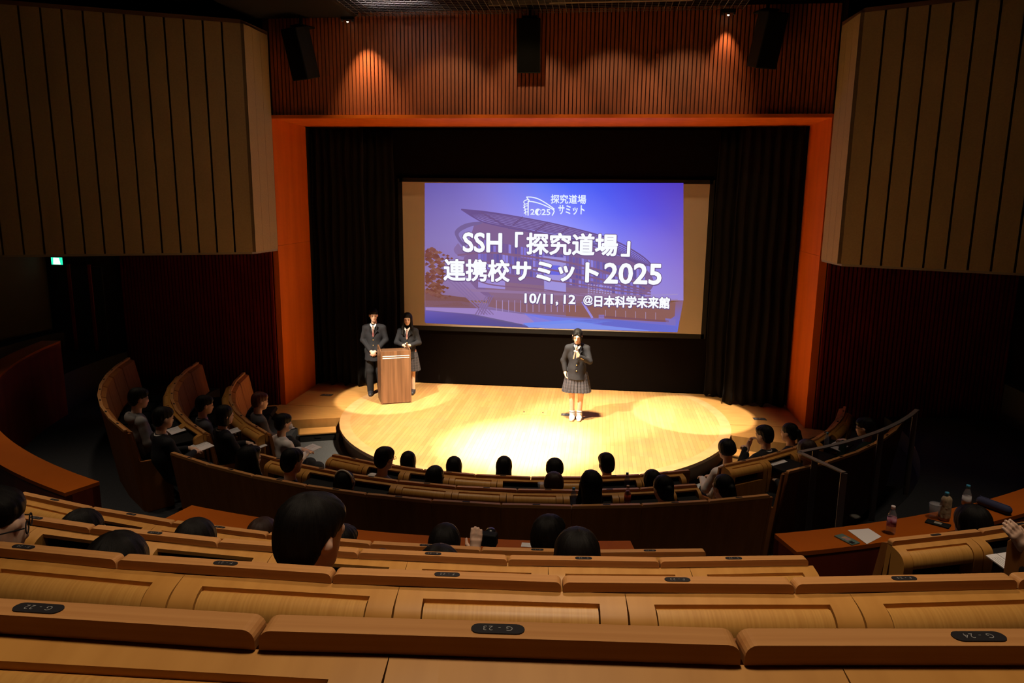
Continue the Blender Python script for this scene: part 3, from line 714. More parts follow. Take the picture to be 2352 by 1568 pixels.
# ---- curved counters in front of the upper blocks
def counter(name, label, a0, a1, n=40):
    root = empty(name, (0, 0, 0)); tag(root, label, 'counter', 'curved wooden counters')
    top = MB(); fr = MB(); bk2 = MB()
    def arc(mb, R0, R1, z0, z1):
        n0 = len(mb.v)
        for i in range(n + 1):
            a = a0 + (a1 - a0) * i / n
            mb.v += [pol(R0, a, z0), pol(R1, a, z0), pol(R1, a, z1), pol(R0, a, z1)]
        for i in range(n):
            for j in range(4):
                mb.f.append((n0 + i * 4 + j, n0 + (i + 1) * 4 + j, n0 + (i + 1) * 4 + (j + 1) % 4, n0 + i * 4 + (j + 1) % 4))
        mb.f += [(n0, n0 + 1, n0 + 2, n0 + 3), (n0 + n * 4 + 3, n0 + n * 4 + 2, n0 + n * 4 + 1, n0 + n * 4)]
        return mb
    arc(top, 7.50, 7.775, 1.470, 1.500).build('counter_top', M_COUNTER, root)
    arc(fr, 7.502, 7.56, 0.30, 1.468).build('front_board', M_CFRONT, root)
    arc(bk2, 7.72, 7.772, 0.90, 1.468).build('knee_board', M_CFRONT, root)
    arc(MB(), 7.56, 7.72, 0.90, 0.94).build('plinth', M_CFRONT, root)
    for aa in (a0, a1):
        e = MB(); d = 0.004 if aa == a0 else -0.004
        e.v = [pol(7.502, aa, 0.30), pol(7.772, aa, 0.30), pol(7.772, aa, 1.469), pol(7.502, aa, 1.469), pol(7.502, aa + d, 0.30), pol(7.772, aa + d, 0.30), pol(7.772, aa + d, 1.469), pol(7.502, aa + d, 1.469)]
        e.f = [(0, 1, 2, 3), (7, 6, 5, 4), (0, 4, 5, 1), (1, 5, 6, 2), (2, 6, 7, 3), (3, 7, 4, 0)]
        e.build('end_board', M_CFRONT, root)
    return root
counter('counter', 'long curved orange brown counter sweeping along the left side', -1.35, -0.393, 60)
counter('counter', 'curved orange brown counter in front of middle upper seats', -0.2556, 0.1774)
counter('counter', 'curved orange brown counter at right holding bottles and papers', 0.3147, 1.0)

# ---- railing with clear panels behind the right block
rl = empty('guard_rail', (0, 0, 0)); tag(rl, 'dim metal guard rail with clear panels behind right block', 'railing')
pc = [pol(5.76, 0.560 + 0.445 * k / 8, 1.35) for k in range(9)]
nr = pol(6.34, 0.552, 1.35)
def flatbar(mb, pts, w_, h_):
    for a, b in zip(pts[:-1], pts[1:]):
        a = Vector(a); b = Vector(b); d = (b - a).normalized(); n_ = Vector((-d.y, d.x, 0)) * w_ / 2
        mb.add([a + n_, a - n_, b - n_, b + n_, a + n_ - Vector((0, 0, h_)), a - n_ - Vector((0, 0, h_)), b - n_ - Vector((0, 0, h_)), b + n_ - Vector((0, 0, h_))],
               [(0, 1, 2, 3), (7, 6, 5, 4), (0, 4, 5, 1), (1, 5, 6, 2), (2, 6, 7, 3), (3, 7, 4, 0)])
    return mb
flatbar(MB(), pc, 0.05, 0.012).build('top_rail', M_RAILING, rl)
flatbar(MB(), [pc[0], nr], 0.05, 0.012).build('top_rail', M_RAILING, rl)
for p in (pol(5.76, 0.60), pol(5.76, 0.80), pol(5.76, 0.99), nr):
    MB().box(-0.03, 0.03, -0.006, 0.006, 0.30, 1.338).build('post', M_RAILING, rl).location = (p[0], p[1], 0)
M_GLASS = bpy.data.materials.new('smoked_acrylic'); M_GLASS.use_nodes = True
_nt = M_GLASS.node_tree; _nt.nodes.clear()
_o = _nt.nodes.new('ShaderNodeOutputMaterial'); _t = _nt.nodes.new('ShaderNodeBsdfTransparent'); _g = _nt.nodes.new('ShaderNodeBsdfGlossy'); _m = _nt.nodes.new('ShaderNodeMixShader')
_t.inputs[0].default_value = (0.86, 0.85, 0.84, 1); _g.inputs['Roughness'].default_value = 0.15; _m.inputs[0].default_value = 0.03
_nt.links.new(_t.outputs[0], _m.inputs[1]); _nt.links.new(_g.outputs[0], _m.inputs[2]); _nt.links.new(_m.outputs[0], _o.inputs[0])
for a, b in ((pc[0], pc[4]), (pc[4], pc[8]), (pc[0], nr)):
    a = Vector(a); b = Vector(b); d = (b - a).normalized(); n_ = Vector((-d.y, d.x, 0)) * 0.003
    a2, b2 = a + d * 0.03, b - d * 0.03
    mb = MB(); z0, z1 = Vector((0, 0, 0.42 - 1.35)), Vector((0, 0, -0.05))
    mb.add([a2 + n_ + z0, a2 - n_ + z0, b2 - n_ + z0, b2 + n_ + z0, a2 + n_ + z1, a2 - n_ + z1, b2 - n_ + z1, b2 + n_ + z1], [(0, 1, 2, 3), (7, 6, 5, 4), (0, 4, 5, 1), (1, 5, 6, 2), (2, 6, 7, 3), (3, 7, 4, 0)])
    mb.build('clear_panel', M_GLASS, rl)

# ================================================================== THINGS ON STAGE AND WALLS
def speaker(x, z, tilt, yaw, label):
    root = empty('wall_speaker', (x, -1.62, z), yaw); tag(root, label, 'speaker', 'hanging loudspeakers')
    h = 0.80; t = math.radians(tilt)
    b = MB().prism([(-0.19, -0.15), (0.19, -0.15), (0.13, 0.17), (-0.13, 0.17)], -h, 0.0).build('cabinet', M_BLACK, root, bevel=0.012); b.rotation_euler = (t, 0, 0)
    g_ = MB().box(-0.175, 0.175, -0.162, -0.15, -h + 0.02, -0.02).build('grille', mat('speaker_cloth', (0.005, 0.0055, 0.005), 0.95, spec=0.05), root); g_.rotation_euler = (t, 0, 0)
    MB().box(-0.12, 0.12, 0.0, 0.30, 0.02, 0.045).box(-0.02, 0.02, 0.1, 0.14, -0.3, 0.3).build('bracket', M_BLACK, root)
speaker(-3.98, 6.45, 15, math.radians(-28), 'black loudspeaker hanging at left of slatted header')
speaker(-0.17, 6.52, 10, 0, 'black loudspeaker hanging at middle of slatted header')
speaker(3.50, 6.56, 15, math.radians(28), 'black loudspeaker hanging at right of slatted header')
ex = empty('exit_sign', (-8.77, -1.40, 2.56)); tag(ex, 'small glowing green emergency exit sign under left panels', 'exit sign')
MB().box(-0.12, 0.12, -0.03, 0.03, -0.075, 0.075).build('case', M_BLACK, ex)
MB().box(-0.11, 0.11, -0.034, -0.03, -0.065, 0.065).build('face', emis('exit_green', (0.02, 0.75, 0.36), 1.6), ex)
MB().prism([(-0.07, -0.06), (0.07, -0.06), (0.045, 0.055), (-0.06, 0.06)], 0, 0.003).build('pictogram', emis('exit_white', (0.9, 1.0, 0.95), 2.2), ex)
bpy.data.objects['pictogram'].rotation_euler = (PI / 2, 0, 0); bpy.data.objects['pictogram'].location = (0, -0.035, 0)
# lectern
lw, ld, lh = 0.555, 0.50, 1.03
M_LECT = mat('lectern_wood', (0.175, 0.085, 0.042), 0.45, noise=((22, 22, 0.9), (0.10, 0.046, 0.022), 3))
lc = empty('lectern', (-2.72, -0.68, 0.0), math.atan2(0.23, 0.51)); tag(lc, 'dark brown wooden lectern with two white stripes on stage', 'lectern')
MB().box(-lw / 2 + 0.02, lw / 2 - 0.02, -ld / 2, -ld / 2 + 0.02, 0.015, lh - 0.03).build('front_panel', M_LECT, lc, bevel=0.003)
for sx in (-1, 1):
    MB().ext_x([(-ld / 2, 0.0), (ld / 2, 0.0), (ld / 2, lh + 0.0), (ld / 2 - 0.12, lh + 0.03), (-ld / 2, lh - 0.03)], sx * lw / 2 - (0.02 if sx > 0 else 0), sx * lw / 2 + (0.02 if sx < 0 else 0)).build('side_panel', M_LECT, lc, bevel=0.003)
MB().ext_x([(-ld / 2 + 0.02, lh - 0.06), (ld / 2, lh - 0.10), (ld / 2, lh - 0.08), (-ld / 2 + 0.02, lh - 0.04)], -lw / 2 + 0.02, lw / 2 - 0.02).build('desk_top', M_LECT, lc)
MB().box(-lw / 2 + 0.02, lw / 2 - 0.02, -0.1, ld / 2 - 0.02, 0.5, 0.52).build('shelf', M_LECT, lc)
for zz in (0.868, 0.905): MB().box(-lw / 2 + 0.035, lw / 2 - 0.03, -ld / 2 - 0.004, -ld / 2, zz - 0.006, zz + 0.006).build('stripe', mat('white_inlay', (0.85, 0.84, 0.82), 0.5), lc)
# floor boxes and trap hatch
for (x, y, lab) in ((-4.11, -0.53, 'small metal floor box at left of stage'), (3.93, -0.87, 'small metal floor box at right of stage'), (0.56, -1.14, 'small metal floor box by the feet of girl with microphone')):
    fb = empty('floor_box', (x, y, 0.0)); tag(fb, lab, 'floor box', 'stage floor boxes')
    MB().box(-0.11, 0.11, -0.07, 0.07, -0.002, 0.004).build('lid', M_METAL, fb)
    for k in (-1, 0, 1): MB().box(-0.02 + 0.06 * k, 0.02 + 0.06 * k, -0.03, 0.03, 0.004, 0.006).build('socket', mat('socket_grey', (0.10, 0.10, 0.11), 0.5), fb)
ht = empty('floor_hatch', (-0.05, -1.08, 0.0)); tag(ht, 'wooden trap hatch with two dark finger holes at stage centre', 'hatch')
MB().box(-0.31, 0.31, -0.16, 0.16, -0.003, 0.0025).build('lid', M_STAGE, ht)
for k in (-1, 1): MB().box(k * 0.17 - 0.013, k * 0.17 + 0.013, -0.025, 0.025, 0.0025, 0.0035).build('finger_hole', mat('hole_dark', (0.06, 0.035, 0.02), 0.8), ht)
# ================================================================== PEOPLE: smooth blended volumes turned into one surface
class Vol:
    def __init__(s): s.p = []
    def cone(s, a, b, ra, rb=None, k=0.02, op=1): s.p.append(('c', np.array(a, float), np.array(b, float), ra, ra if rb is None else rb, k, op)); return s
    def ell(s, c, r, k=0.02, op=1, rot=None): s.p.append(('e', np.array(c, float), np.array(r, float), None if rot is None else np.array(rot), k, op)); return s
    def cut(s, pt, nrm): s.p.append(('h', np.array(pt, float), np.array(nrm, float) / np.linalg.norm(nrm))); return s
    def xform(s, R, t, other):
        """append the shapes of another volume, rotated and moved"""
        R = np.array(R); t = np.array(t)
        for q in other.p:
            if q[0] == 'c': s.p.append(('c', R @ q[1] + t, R @ q[2] + t, q[3], q[4], q[5], q[6]))
            elif q[0] == 'e': s.p.append(('e', R @ q[1] + t, q[2], R if q[3] is None else R @ q[3], q[4], q[5]))
            else: s.p.append(('h', R @ q[1] + t, R @ q[2]))
        return s
    def mesh(s, name, h, m, wob=0.0, wf=30.0):
        lo = np.full(3, 1e9); hi = np.full(3, -1e9)
        for q in s.p:
            if q[0] == 'c' and q[6] > 0:
                r = max(q[3], q[4]); lo = np.minimum(lo, np.minimum(q[1], q[2]) - r); hi = np.maximum(hi, np.maximum(q[1], q[2]) + r)
            if q[0] == 'e' and q[5] > 0:
                r = q[2] if q[3] is None else np.full(3, q[2].max()); lo = np.minimum(lo, q[1] - r); hi = np.maximum(hi, q[1] + r)
        lo -= 3 * h; hi += 3 * h
        n = np.ceil((hi - lo) / h).astype(int) + 1
        ax = [lo[i] + h * np.arange(n[i]) for i in range(3)]
        F = np.full(n, 0.25, dtype=np.float32)
        for q in s.p:
            if q[0] == 'h':
                d = ((ax[0][:, None, None] - q[1][0]) * q[2][0] + (ax[1][None, :, None] - q[1][1]) * q[2][1] + (ax[2][None, None, :] - q[1][2]) * q[2][2]).astype(np.float32)
                F = np.maximum(F, d); continue
            if q[0] == 'c': k = q[5]; op = q[6]; r = max(q[3], q[4]) + k + 0.02; b0 = np.minimum(q[1], q[2]) - r; b1 = np.maximum(q[1], q[2]) + r
            else: k = q[4]; op = q[5]; r = (q[2] if q[3] is None else np.full(3, q[2].max())) + k + 0.02; b0 = q[1] - r; b1 = q[1] + r
            i0 = np.maximum(np.floor((b0 - lo) / h).astype(int), 0); i1 = np.minimum(np.ceil((b1 - lo) / h).astype(int) + 1, n)
            if (i1 <= i0).any(): continue
            X = ax[0][i0[0]:i1[0]][:, None, None]; Y = ax[1][i0[1]:i1[1]][None, :, None]; Z = ax[2][i0[2]:i1[2]][None, None, :]
            if q[0] == 'c':
                ba = q[2] - q[1]; L = max(float(ba @ ba), 1e-9)
                t = np.clip(((X - q[1][0]) * ba[0] + (Y - q[1][1]) * ba[1] + (Z - q[1][2]) * ba[2]) / L, 0, 1)
                d = np.sqrt((X - q[1][0] - ba[0] * t) ** 2 + (Y - q[1][1] - ba[1] * t) ** 2 + (Z - q[1][2] - ba[2] * t) ** 2) - (q[3] + (q[4] - q[3]) * t)
            else:
                dx, dy, dz = X - q[1][0], Y - q[1][1], Z - q[1][2]
                if q[3] is not None:
                    R = q[3]; dx, dy, dz = (R[0, 0] * dx + R[1, 0] * dy + R[2, 0] * dz), (R[0, 1] * dx + R[1, 1] * dy + R[2, 1] * dz), (R[0, 2] * dx + R[1, 2] * dy + R[2, 2] * dz)
                k0 = np.sqrt((dx / q[2][0]) ** 2 + (dy / q[2][1]) ** 2 + (dz / q[2][2]) ** 2); k1 = np.sqrt((dx / q[2][0] ** 2) ** 2 + (dy / q[2][1] ** 2) ** 2 + (dz / q[2][2] ** 2) ** 2)
                d = k0 * (k0 - 1.0) / np.maximum(k1, 1e-6)
            sl_ = (slice(i0[0], i1[0]), slice(i0[1], i1[1]), slice(i0[2], i1[2]))
            A = F[sl_]
            if op > 0:
                hh = np.clip(0.5 + 0.5 * (A - d) / k, 0, 1); F[sl_] = A * (1 - hh) + d * hh - k * hh * (1 - hh)
            else:
                d = -d; hh = np.clip(0.5 + 0.5 * (d - A) / k, 0, 1); F[sl_] = A * (1 - hh) + d * hh + k * hh * (1 - hh)
        if wob:
            X, Y, Z = ax[0][:, None, None], ax[1][None, :, None], ax[2][None, None, :]
            if wf > 50:
                F = F + (wob * (0.4 * np.sin(13 * np.arctan2(Y - 0.03, X) + 2.0 * np.sin(25 * Z)) + 0.35 * np.sin(29 * np.arctan2(Y - 0.03, X) + 40 * Z + 1.7 * np.sin(31 * Z + 2))) * np.minimum(1.0, np.hypot(X, Y - 0.03) / 0.07)).astype(np.float32)
            else: F = F + wob * (np.sin(wf * X + 1.3 * np.sin(0.6 * wf * Z)) * np.sin(0.8 * wf * Y + 0.9 * np.sin(0.5 * wf * X)) * np.sin(0.55 * wf * Z + 2 * np.sin(0.4 * wf * Y))).astype(np.float32)
        # surface nets
        S_ = F < 0
        nx, ny, nz = n
        c = [S_[i:nx - 1 + i, j:ny - 1 + j, k:nz - 1 + k] for i in (0, 1) for j in (0, 1) for k in (0, 1)]
        cnt = sum(x.astype(np.int8) for x in c); act = (cnt > 0) & (cnt < 8)
        ids = np.full(act.shape, -1, dtype=np.int64); I = np.argwhere(act); ids[act] = np.arange(len(I))
        P = np.zeros((len(I), 3)); C_ = np.zeros(len(I))
        corners = [(i, j, k) for i in (0, 1) for j in (0, 1) for k in (0, 1)]
        fv = {cc: F[I[:, 0] + cc[0], I[:, 1] + cc[1], I[:, 2] + cc[2]] for cc in corners}
        for a in corners:
            for axx in range(3):
                if a[axx] == 0:
                    b = list(a); b[axx] = 1; b = tuple(b)
                    fa, fb = fv[a], fv[b]; m_ = (fa < 0) != (fb < 0)
                    t = np.where(m_, fa / np.where(np.abs(fa - fb) < 1e-9, 1e-9, fa - fb), 0)
                    e = np.tile(np.array(a, float), (len(I), 1)); e[:, axx] += t
                    P += np.where(m_[:, None], e, 0); C_ += m_
        P = (P / np.maximum(C_, 1)[:, None] + I) * h + lo
        quads = []
        for axx in range(3):
            o1, o2 = [(1, 2), (2, 0), (0, 1)][axx]
            sl0 = [slice(1, n[i] - 1) for i in range(3)]; sl1 = list(sl0); sl0[axx] = slice(0, n[axx] - 1); sl1[axx] = slice(1, n[axx])
            a = S_[tuple(sl0)]; b = S_[tuple(sl1)]
            E = np.argwhere(a != b)
            if len(E) == 0: continue
            flip = a[E[:, 0], E[:, 1], E[:, 2]]
            base = E.copy()
            for i in range(3):
                if i != axx: base[:, i] += 1
            def vid(d1, d2):
                q_ = base.copy(); q_[:, o1] -= d1; q_[:, o2] -= d2
                q_ = np.minimum(np.maximum(q_, 0), np.array(act.shape) - 1)
                return ids[q_[:, 0], q_[:, 1], q_[:, 2]]
            Q = np.stack([vid(1, 1), vid(0, 1), vid(0, 0), vid(1, 0)], 1)
            Q[~flip] = Q[~flip][:, ::-1]
            quads.append(Q[(Q >= 0).all(1)])
        Q = np.concatenate(quads)
        me = bpy.data.meshes.new(name)
        me.vertices.add(len(P)); me.vertices.foreach_set('co', P.astype(np.float32).ravel())
        me.loops.add(len(Q) * 4); me.loops.foreach_set('vertex_index', Q.astype(np.int32).ravel())
        me.polygons.add(len(Q)); me.polygons.foreach_set('loop_start', np.arange(0, len(Q) * 4, 4, dtype=np.int32))
        me.polygons.foreach_set('use_smooth', np.ones(len(Q), dtype=bool))
        me.update(calc_edges=True); me.validate()
        me.materials.append(m)
        return me
def rotm(yaw=0, pitch=0, roll=0):
    """local head frame faces -y; yaw turns to its left (+x), pitch nods down"""
    return np.array((Matrix.Rotation(yaw, 3, 'Z') @ Matrix.Rotation(pitch, 3, 'X') @ Matrix.Rotation(roll, 3, 'Y')))

M_SKIN = mat('skin', (0.80, 0.54, 0.41), 0.5, spec=0.3, noise=((14, 14, 14), (0.75, 0.48, 0.35), 2))
M_SKIN.node_tree.nodes['Principled BSDF'].inputs['Subsurface Weight'].default_value = 0.06
M_SKIN.node_tree.nodes['Principled BSDF'].inputs['Subsurface Radius'].default_value = (0.01, 0.004, 0.002)
M_HAIR = mat('black_hair', (0.004, 0.003, 0.003), 0.5, spec=0.14, noise=((220, 60, 60), (0.008, 0.006, 0.005), 2), bump=0.14)
M_HAIRB = mat('brown_hair', (0.022, 0.010, 0.007), 0.42, spec=0.2, noise=((220, 60, 60), (0.03, 0.014, 0.009), 2), bump=0.06)
M_HAIRR = mat('reddish_hair', (0.10, 0.025, 0.016), 0.42, spec=0.2, noise=((220, 60, 60), (0.07, 0.02, 0.012), 2), bump=0.06)
M_NAVY = mat('dark_blazer', (0.016, 0.016, 0.020), 0.8, spec=0.2, noise=((120, 120, 120), (0.022, 0.022, 0.027), 2), bump=0.15)
M_SHIRT = mat('white_shirt', (0.74, 0.70, 0.69), 0.8, spec=0.2)
M_GREY = mat('grey_hoodie', (0.26, 0.25, 0.25), 0.9, spec=0.1)
M_SLATE = mat('slate_jacket', (0.10, 0.10, 0.115), 0.85, spec=0.1)
M_GREEN = mat('dark_green_top', (0.02, 0.035, 0.028), 0.85, spec=0.1)
M_TROUSER = mat('dark_trousers', (0.018, 0.018, 0.021), 0.8, spec=0.2)
M_SHOEW = mat('white_shoe', (0.78, 0.76, 0.76), 0.6)
M_SHOED = mat('dark_shoe', (0.03, 0.03, 0.04), 0.5)
M_GOLD = mat('gold_button', (0.85, 0.58, 0.22), 0.3, 0.9)
M_TIE = mat('striped_tie', (0.16, 0.02, 0.03), 0.7, noise=((0, 60, 90), (0.30, 0.22, 0.16), 0))
M_EYE = mat('eye_dark', (0.012, 0.008, 0.007), 0.3)
M_LIP = mat('lip', (0.42, 0.15, 0.12), 0.5)
M_MASK = mat('face_mask', (0.80, 0.78, 0.78), 0.8)

def strand_mat(m, c1, c2):
    """streaks that run down from the crown"""
    nt = m.node_tree; b = nt.nodes['Principled BSDF']
    for n_ in list(nt.nodes):
        if n_.type in ('TEX_NOISE', 'MAPPING', 'VALTORGB', 'BUMP', 'TEX_COORD'): nt.nodes.remove(n_)
    tc = nt.nodes.new('ShaderNodeTexCoord'); sp = nt.nodes.new('ShaderNodeSeparateXYZ'); ad = nt.nodes.new('ShaderNodeMath'); ad.operation = 'SUBTRACT'; ad.inputs[1].default_value = 0.03
    at = nt.nodes.new('ShaderNodeMath'); at.operation = 'ARCTAN2'; mu = nt.nodes.new('ShaderNodeMath'); mu.operation = 'MULTIPLY'; mu.inputs[1].default_value = 22
    mz = nt.nodes.new('ShaderNodeMath'); mz.operation = 'MULTIPLY'; mz.inputs[1].default_value = 14; cb = nt.nodes.new('ShaderNodeCombineXYZ')
    nz = nt.nodes.new('ShaderNodeTexNoise'); nz.inputs['Scale'].default_value = 1.0; nz.inputs['Detail'].default_value = 5; nz.inputs['Roughness'].default_value = 0.7
    rp = nt.nodes.new('ShaderNodeValToRGB'); rp.color_ramp.elements[0].position = 0.35; rp.color_ramp.elements[1].position = 0.7; rp.color_ramp.elements[0].color = (*c1, 1); rp.color_ramp.elements[1].color = (*c2, 1)
    bp = nt.nodes.new('ShaderNodeBump'); bp.inputs['Strength'].default_value = 0.5; bp.inputs['Distance'].default_value = 0.006
    L_ = nt.links.new
    L_(tc.outputs['Object'], sp.inputs[0]); L_(sp.outputs['Y'], ad.inputs[0]); L_(ad.outputs[0], at.inputs[0]); L_(sp.outputs['X'], at.inputs[1]); L_(at.outputs[0], mu.inputs[0]); L_(sp.outputs['Z'], mz.inputs[0])
    L_(mu.outputs[0], cb.inputs['X']); L_(mz.outputs[0], cb.inputs['Y']); L_(cb.outputs[0], nz.inputs['Vector']); L_(nz.outputs['Fac'], rp.inputs[0]); L_(rp.outputs[0], b.inputs['Base Color'])
    L_(nz.outputs['Fac'], bp.inputs['Height']); L_(bp.outputs[0], b.inputs['Normal'])
strand_mat(M_HAIR, (0.003, 0.0025, 0.0025), (0.010, 0.008, 0.007)); strand_mat(M_HAIRB, (0.016, 0.007, 0.005), (0.04, 0.018, 0.012)); strand_mat(M_HAIRR, (0.05, 0.012, 0.008), (0.14, 0.035, 0.022))

def head_vol():
    v = Vol()
    v.ell((0, 0.014, 0.030), (0.074, 0.090, 0.084), 0.02)
    v.ell((0, -0.020, -0.030), (0.061, 0.070, 0.082), 0.03)
    v.ell((0, -0.060, -0.090), (0.027, 0.024, 0.022), 0.03)
    v.cone((-0.035, -0.070, 0.014), (0.035, -0.070, 0.014), 0.018, 0.018, 0.02)
    v.ell((-0.030, -0.093, -0.006), (0.016, 0.012, 0.010), 0.012, -1); v.ell((0.030, -0.093, -0.006), (0.016, 0.012, 0.010), 0.012, -1)
    v.cone((0, -0.086, 0.006), (0, -0.100, -0.030), 0.007, 0.010, 0.012)
    v.ell((0, -0.096, -0.036), (0.017, 0.012, 0.009), 0.010)
    v.ell((0, -0.082, -0.064), (0.022, 0.012, 0.010), 0.010)
    for s in (-1, 1): v.ell((s * 0.076, 0.012, -0.012), (0.010, 0.020, 0.030), 0.010)
    return v
def face_parts(root, R, t, mouth=True, brows=True):
    Rm = Matrix([list(r) for r in R])
    def at(o): o.matrix_local = Matrix.Translation(Vector(t)) @ Rm.to_4x4()
    for s in (-1, 1):
        e = MB().ball((s * 0.030, -0.083, -0.005), (0.0125, 0.006, 0.0055), 10, 6).build('eye', M_EYE, root, True); at(e)
        if brows:
            b = MB().tube([(s * 0.014, -0.0895, 0.016), (s * 0.030, -0.0905, 0.020), (s * 0.046, -0.082, 0.016)], [0.003, 0.0035, 0.002], 6).build('eyebrow', M_HAIR, root, True); at(b)
    if mouth:
        m_ = MB().ball((0, -0.0925, -0.064), (0.020, 0.004, 0.005), 10, 6).build('lips', M_LIP, root, True); at(m_)
def hair_vol(style):
    v = Vol()
    if style == 'short':
        v.ell((0, 0.022, 0.042), (0.083, 0.099, 0.090), 0.02); v.ell((0, 0.060, -0.015), (0.074, 0.055, 0.075), 0.03)
        v.ell((0, -0.046, 0.066), (0.066, 0.045, 0.042), 0.04)
        v.ell((0, -0.120, -0.045), (0.086, 0.085, 0.088), 0.012, -1)
        for s in (-1, 1): v.ell((s * 0.085, -0.010, -0.040), (0.028, 0.045, 0.045), 0.012, -1)
        v.cut((0, 0.06, -0.088), (0, -0.25, -1))
    elif style == 'bowl':
        v.ell((0, 0.016, 0.040), (0.094, 0.106, 0.092), 0.02); v.ell((0, 0.030, -0.005), (0.091, 0.092, 0.060), 0.03)
        v.ell((0, -0.125, -0.050), (0.070, 0.075, 0.080), 0.012, -1)
        v.cut((0, 0, -0.050), (0, -0.3, -1))
    elif style == 'bob':
        v.ell((0, 0.018, 0.040), (0.084, 0.102, 0.090), 0.02); v.cone((0, 0.035, 0.0), (0, 0.035, -0.075), 0.083, 0.086, 0.03)
        v.ell((0, -0.110, -0.062), (0.068, 0.090, 0.106), 0.015, -1)
        v.cut((0, 0, -0.125), (0, 0.15, -1))
    elif style == 'long':
        v.ell((0, 0.018, 0.040), (0.088, 0.102, 0.090), 0.02); v.cone((0, 0.045, 0.0), (0, 0.075, -0.30), 0.088, 0.080, 0.04)
        for s in (-1, 1): v.cone((s * 0.068, -0.015, 0.0), (s * 0.085, -0.055, -0.16), 0.026, 0.028, 0.03); v.cone((s * 0.085, -0.055, -0.16), (s * 0.090, -0.105, -0.27), 0.028, 0.024, 0.03)
        v.ell((0, -0.110, -0.062), (0.066, 0.092, 0.108), 0.015, -1)
        v.ell((0, -0.055, 0.078), (0.055, 0.040, 0.035), 0.02); v.cut((0, 0, -0.345), (0, 0.1, -1))
    elif style == 'tied':
        v.ell((0, 0.020, 0.040), (0.083, 0.099, 0.087), 0.02); v.ell((0, 0.060, -0.020), (0.070, 0.055, 0.070), 0.03)
        for s in (-1, 1): v.cone((s * 0.040, -0.078, 0.060), (s * 0.070, -0.050, 0.0), 0.016, 0.014, 0.02); v.cone((s * 0.070, -0.050, 0.0), (s * 0.070, -0.045, -0.095), 0.015, 0.009, 0.02)
        v.ell((0, -0.120, -0.040), (0.058, 0.082, 0.098), 0.010, -1)
        for s in (-1, 1): v.ell((s * 0.088, 0.010, -0.045), (0.026, 0.030, 0.040), 0.010, -1)
        v.cut((0, 0.06, -0.090), (0, -0.25, -1))
    elif style == 'pony':
        v.ell((0, 0.020, 0.040), (0.083, 0.099, 0.087), 0.02); v.ell((0, 0.060, -0.020), (0.070, 0.055, 0.070), 0.03)
        v.ell((0, -0.125, -0.035), (0.064, 0.075, 0.085), 0.012, -1)
        for s in (-1, 1): v.ell((s * 0.088, 0.005, -0.045), (0.028, 0.035, 0.045), 0.010, -1)
        v.cut((0, 0.06, -0.088), (0, -0.25, -1))
        v.ell((0, 0.120, 0.030), (0.024, 0.024, 0.024), 0.01); v.cone((0, 0.128, 0.02), (0, 0.150, -0.10), 0.026, 0.034, 0.02); v.cone((0, 0.150, -0.10), (0.01, 0.135, -0.24), 0.034, 0.012, 0.02)
    return v
def add_hand(v, wrist, direction, palm_n, size=1.0, curl=0.5, side=1):
    """palm and five bent fingers; direction = along the hand, palm_n = the way the palm faces, side = which side the thumb is on"""
    d = np.array(direction, float); d /= np.linalg.norm(d); pn = np.array(palm_n, float); pn -= d * (pn @ d); pn /= np.linalg.norm(pn)
    sd = np.cross(d, pn) * side
    w_ = np.array(wrist, float); s = size
    v.cone(w_, w_ + d * 0.03 * s, 0.026 * s, 0.028 * s, 0.015)
    for off in (-0.022, -0.007, 0.008, 0.022):
        v.cone(w_ + d * 0.025 * s + sd * off * 0.7 * s, w_ + d * 0.082 * s + sd * off * s, 0.014 * s, 0.0125 * s, 0.012)
    for off, ln in ((-0.027, 0.055), (-0.009, 0.066), (0.009, 0.070), (0.027, 0.062)):
        off2 = off * s; b = w_ + d * 0.085 * s + sd * off2
        c = curl; d1 = d * math.cos(c) + pn * math.sin(c); d2 = d * math.cos(2.1 * c) + pn * math.sin(2.1 * c)
        m1 = b + d1 * ln * 0.5 * s; m2 = m1 + d2 * ln * 0.5 * s
        v.cone(b, m1, 0.0092 * s, 0.0086 * s, 0.004); v.cone(m1, m2, 0.0086 * s, 0.0075 * s, 0.004)
    t0 = w_ + d * 0.030 * s + sd * 0.024 * s; t1 = t0 + (d * 0.6 + sd * 0.7 + pn * 0.4) * 0.035 * s; t2 = t1 + (d * 0.9 + sd * 0.15 + pn * 0.5) * 0.030 * s
    v.cone(t0, t1, 0.0125 * s, 0.0105 * s, 0.008); v.cone(t1, t2, 0.0105 * s, 0.0085 * s, 0.004)
    return v
def P3(*a): return np.array(a, float)

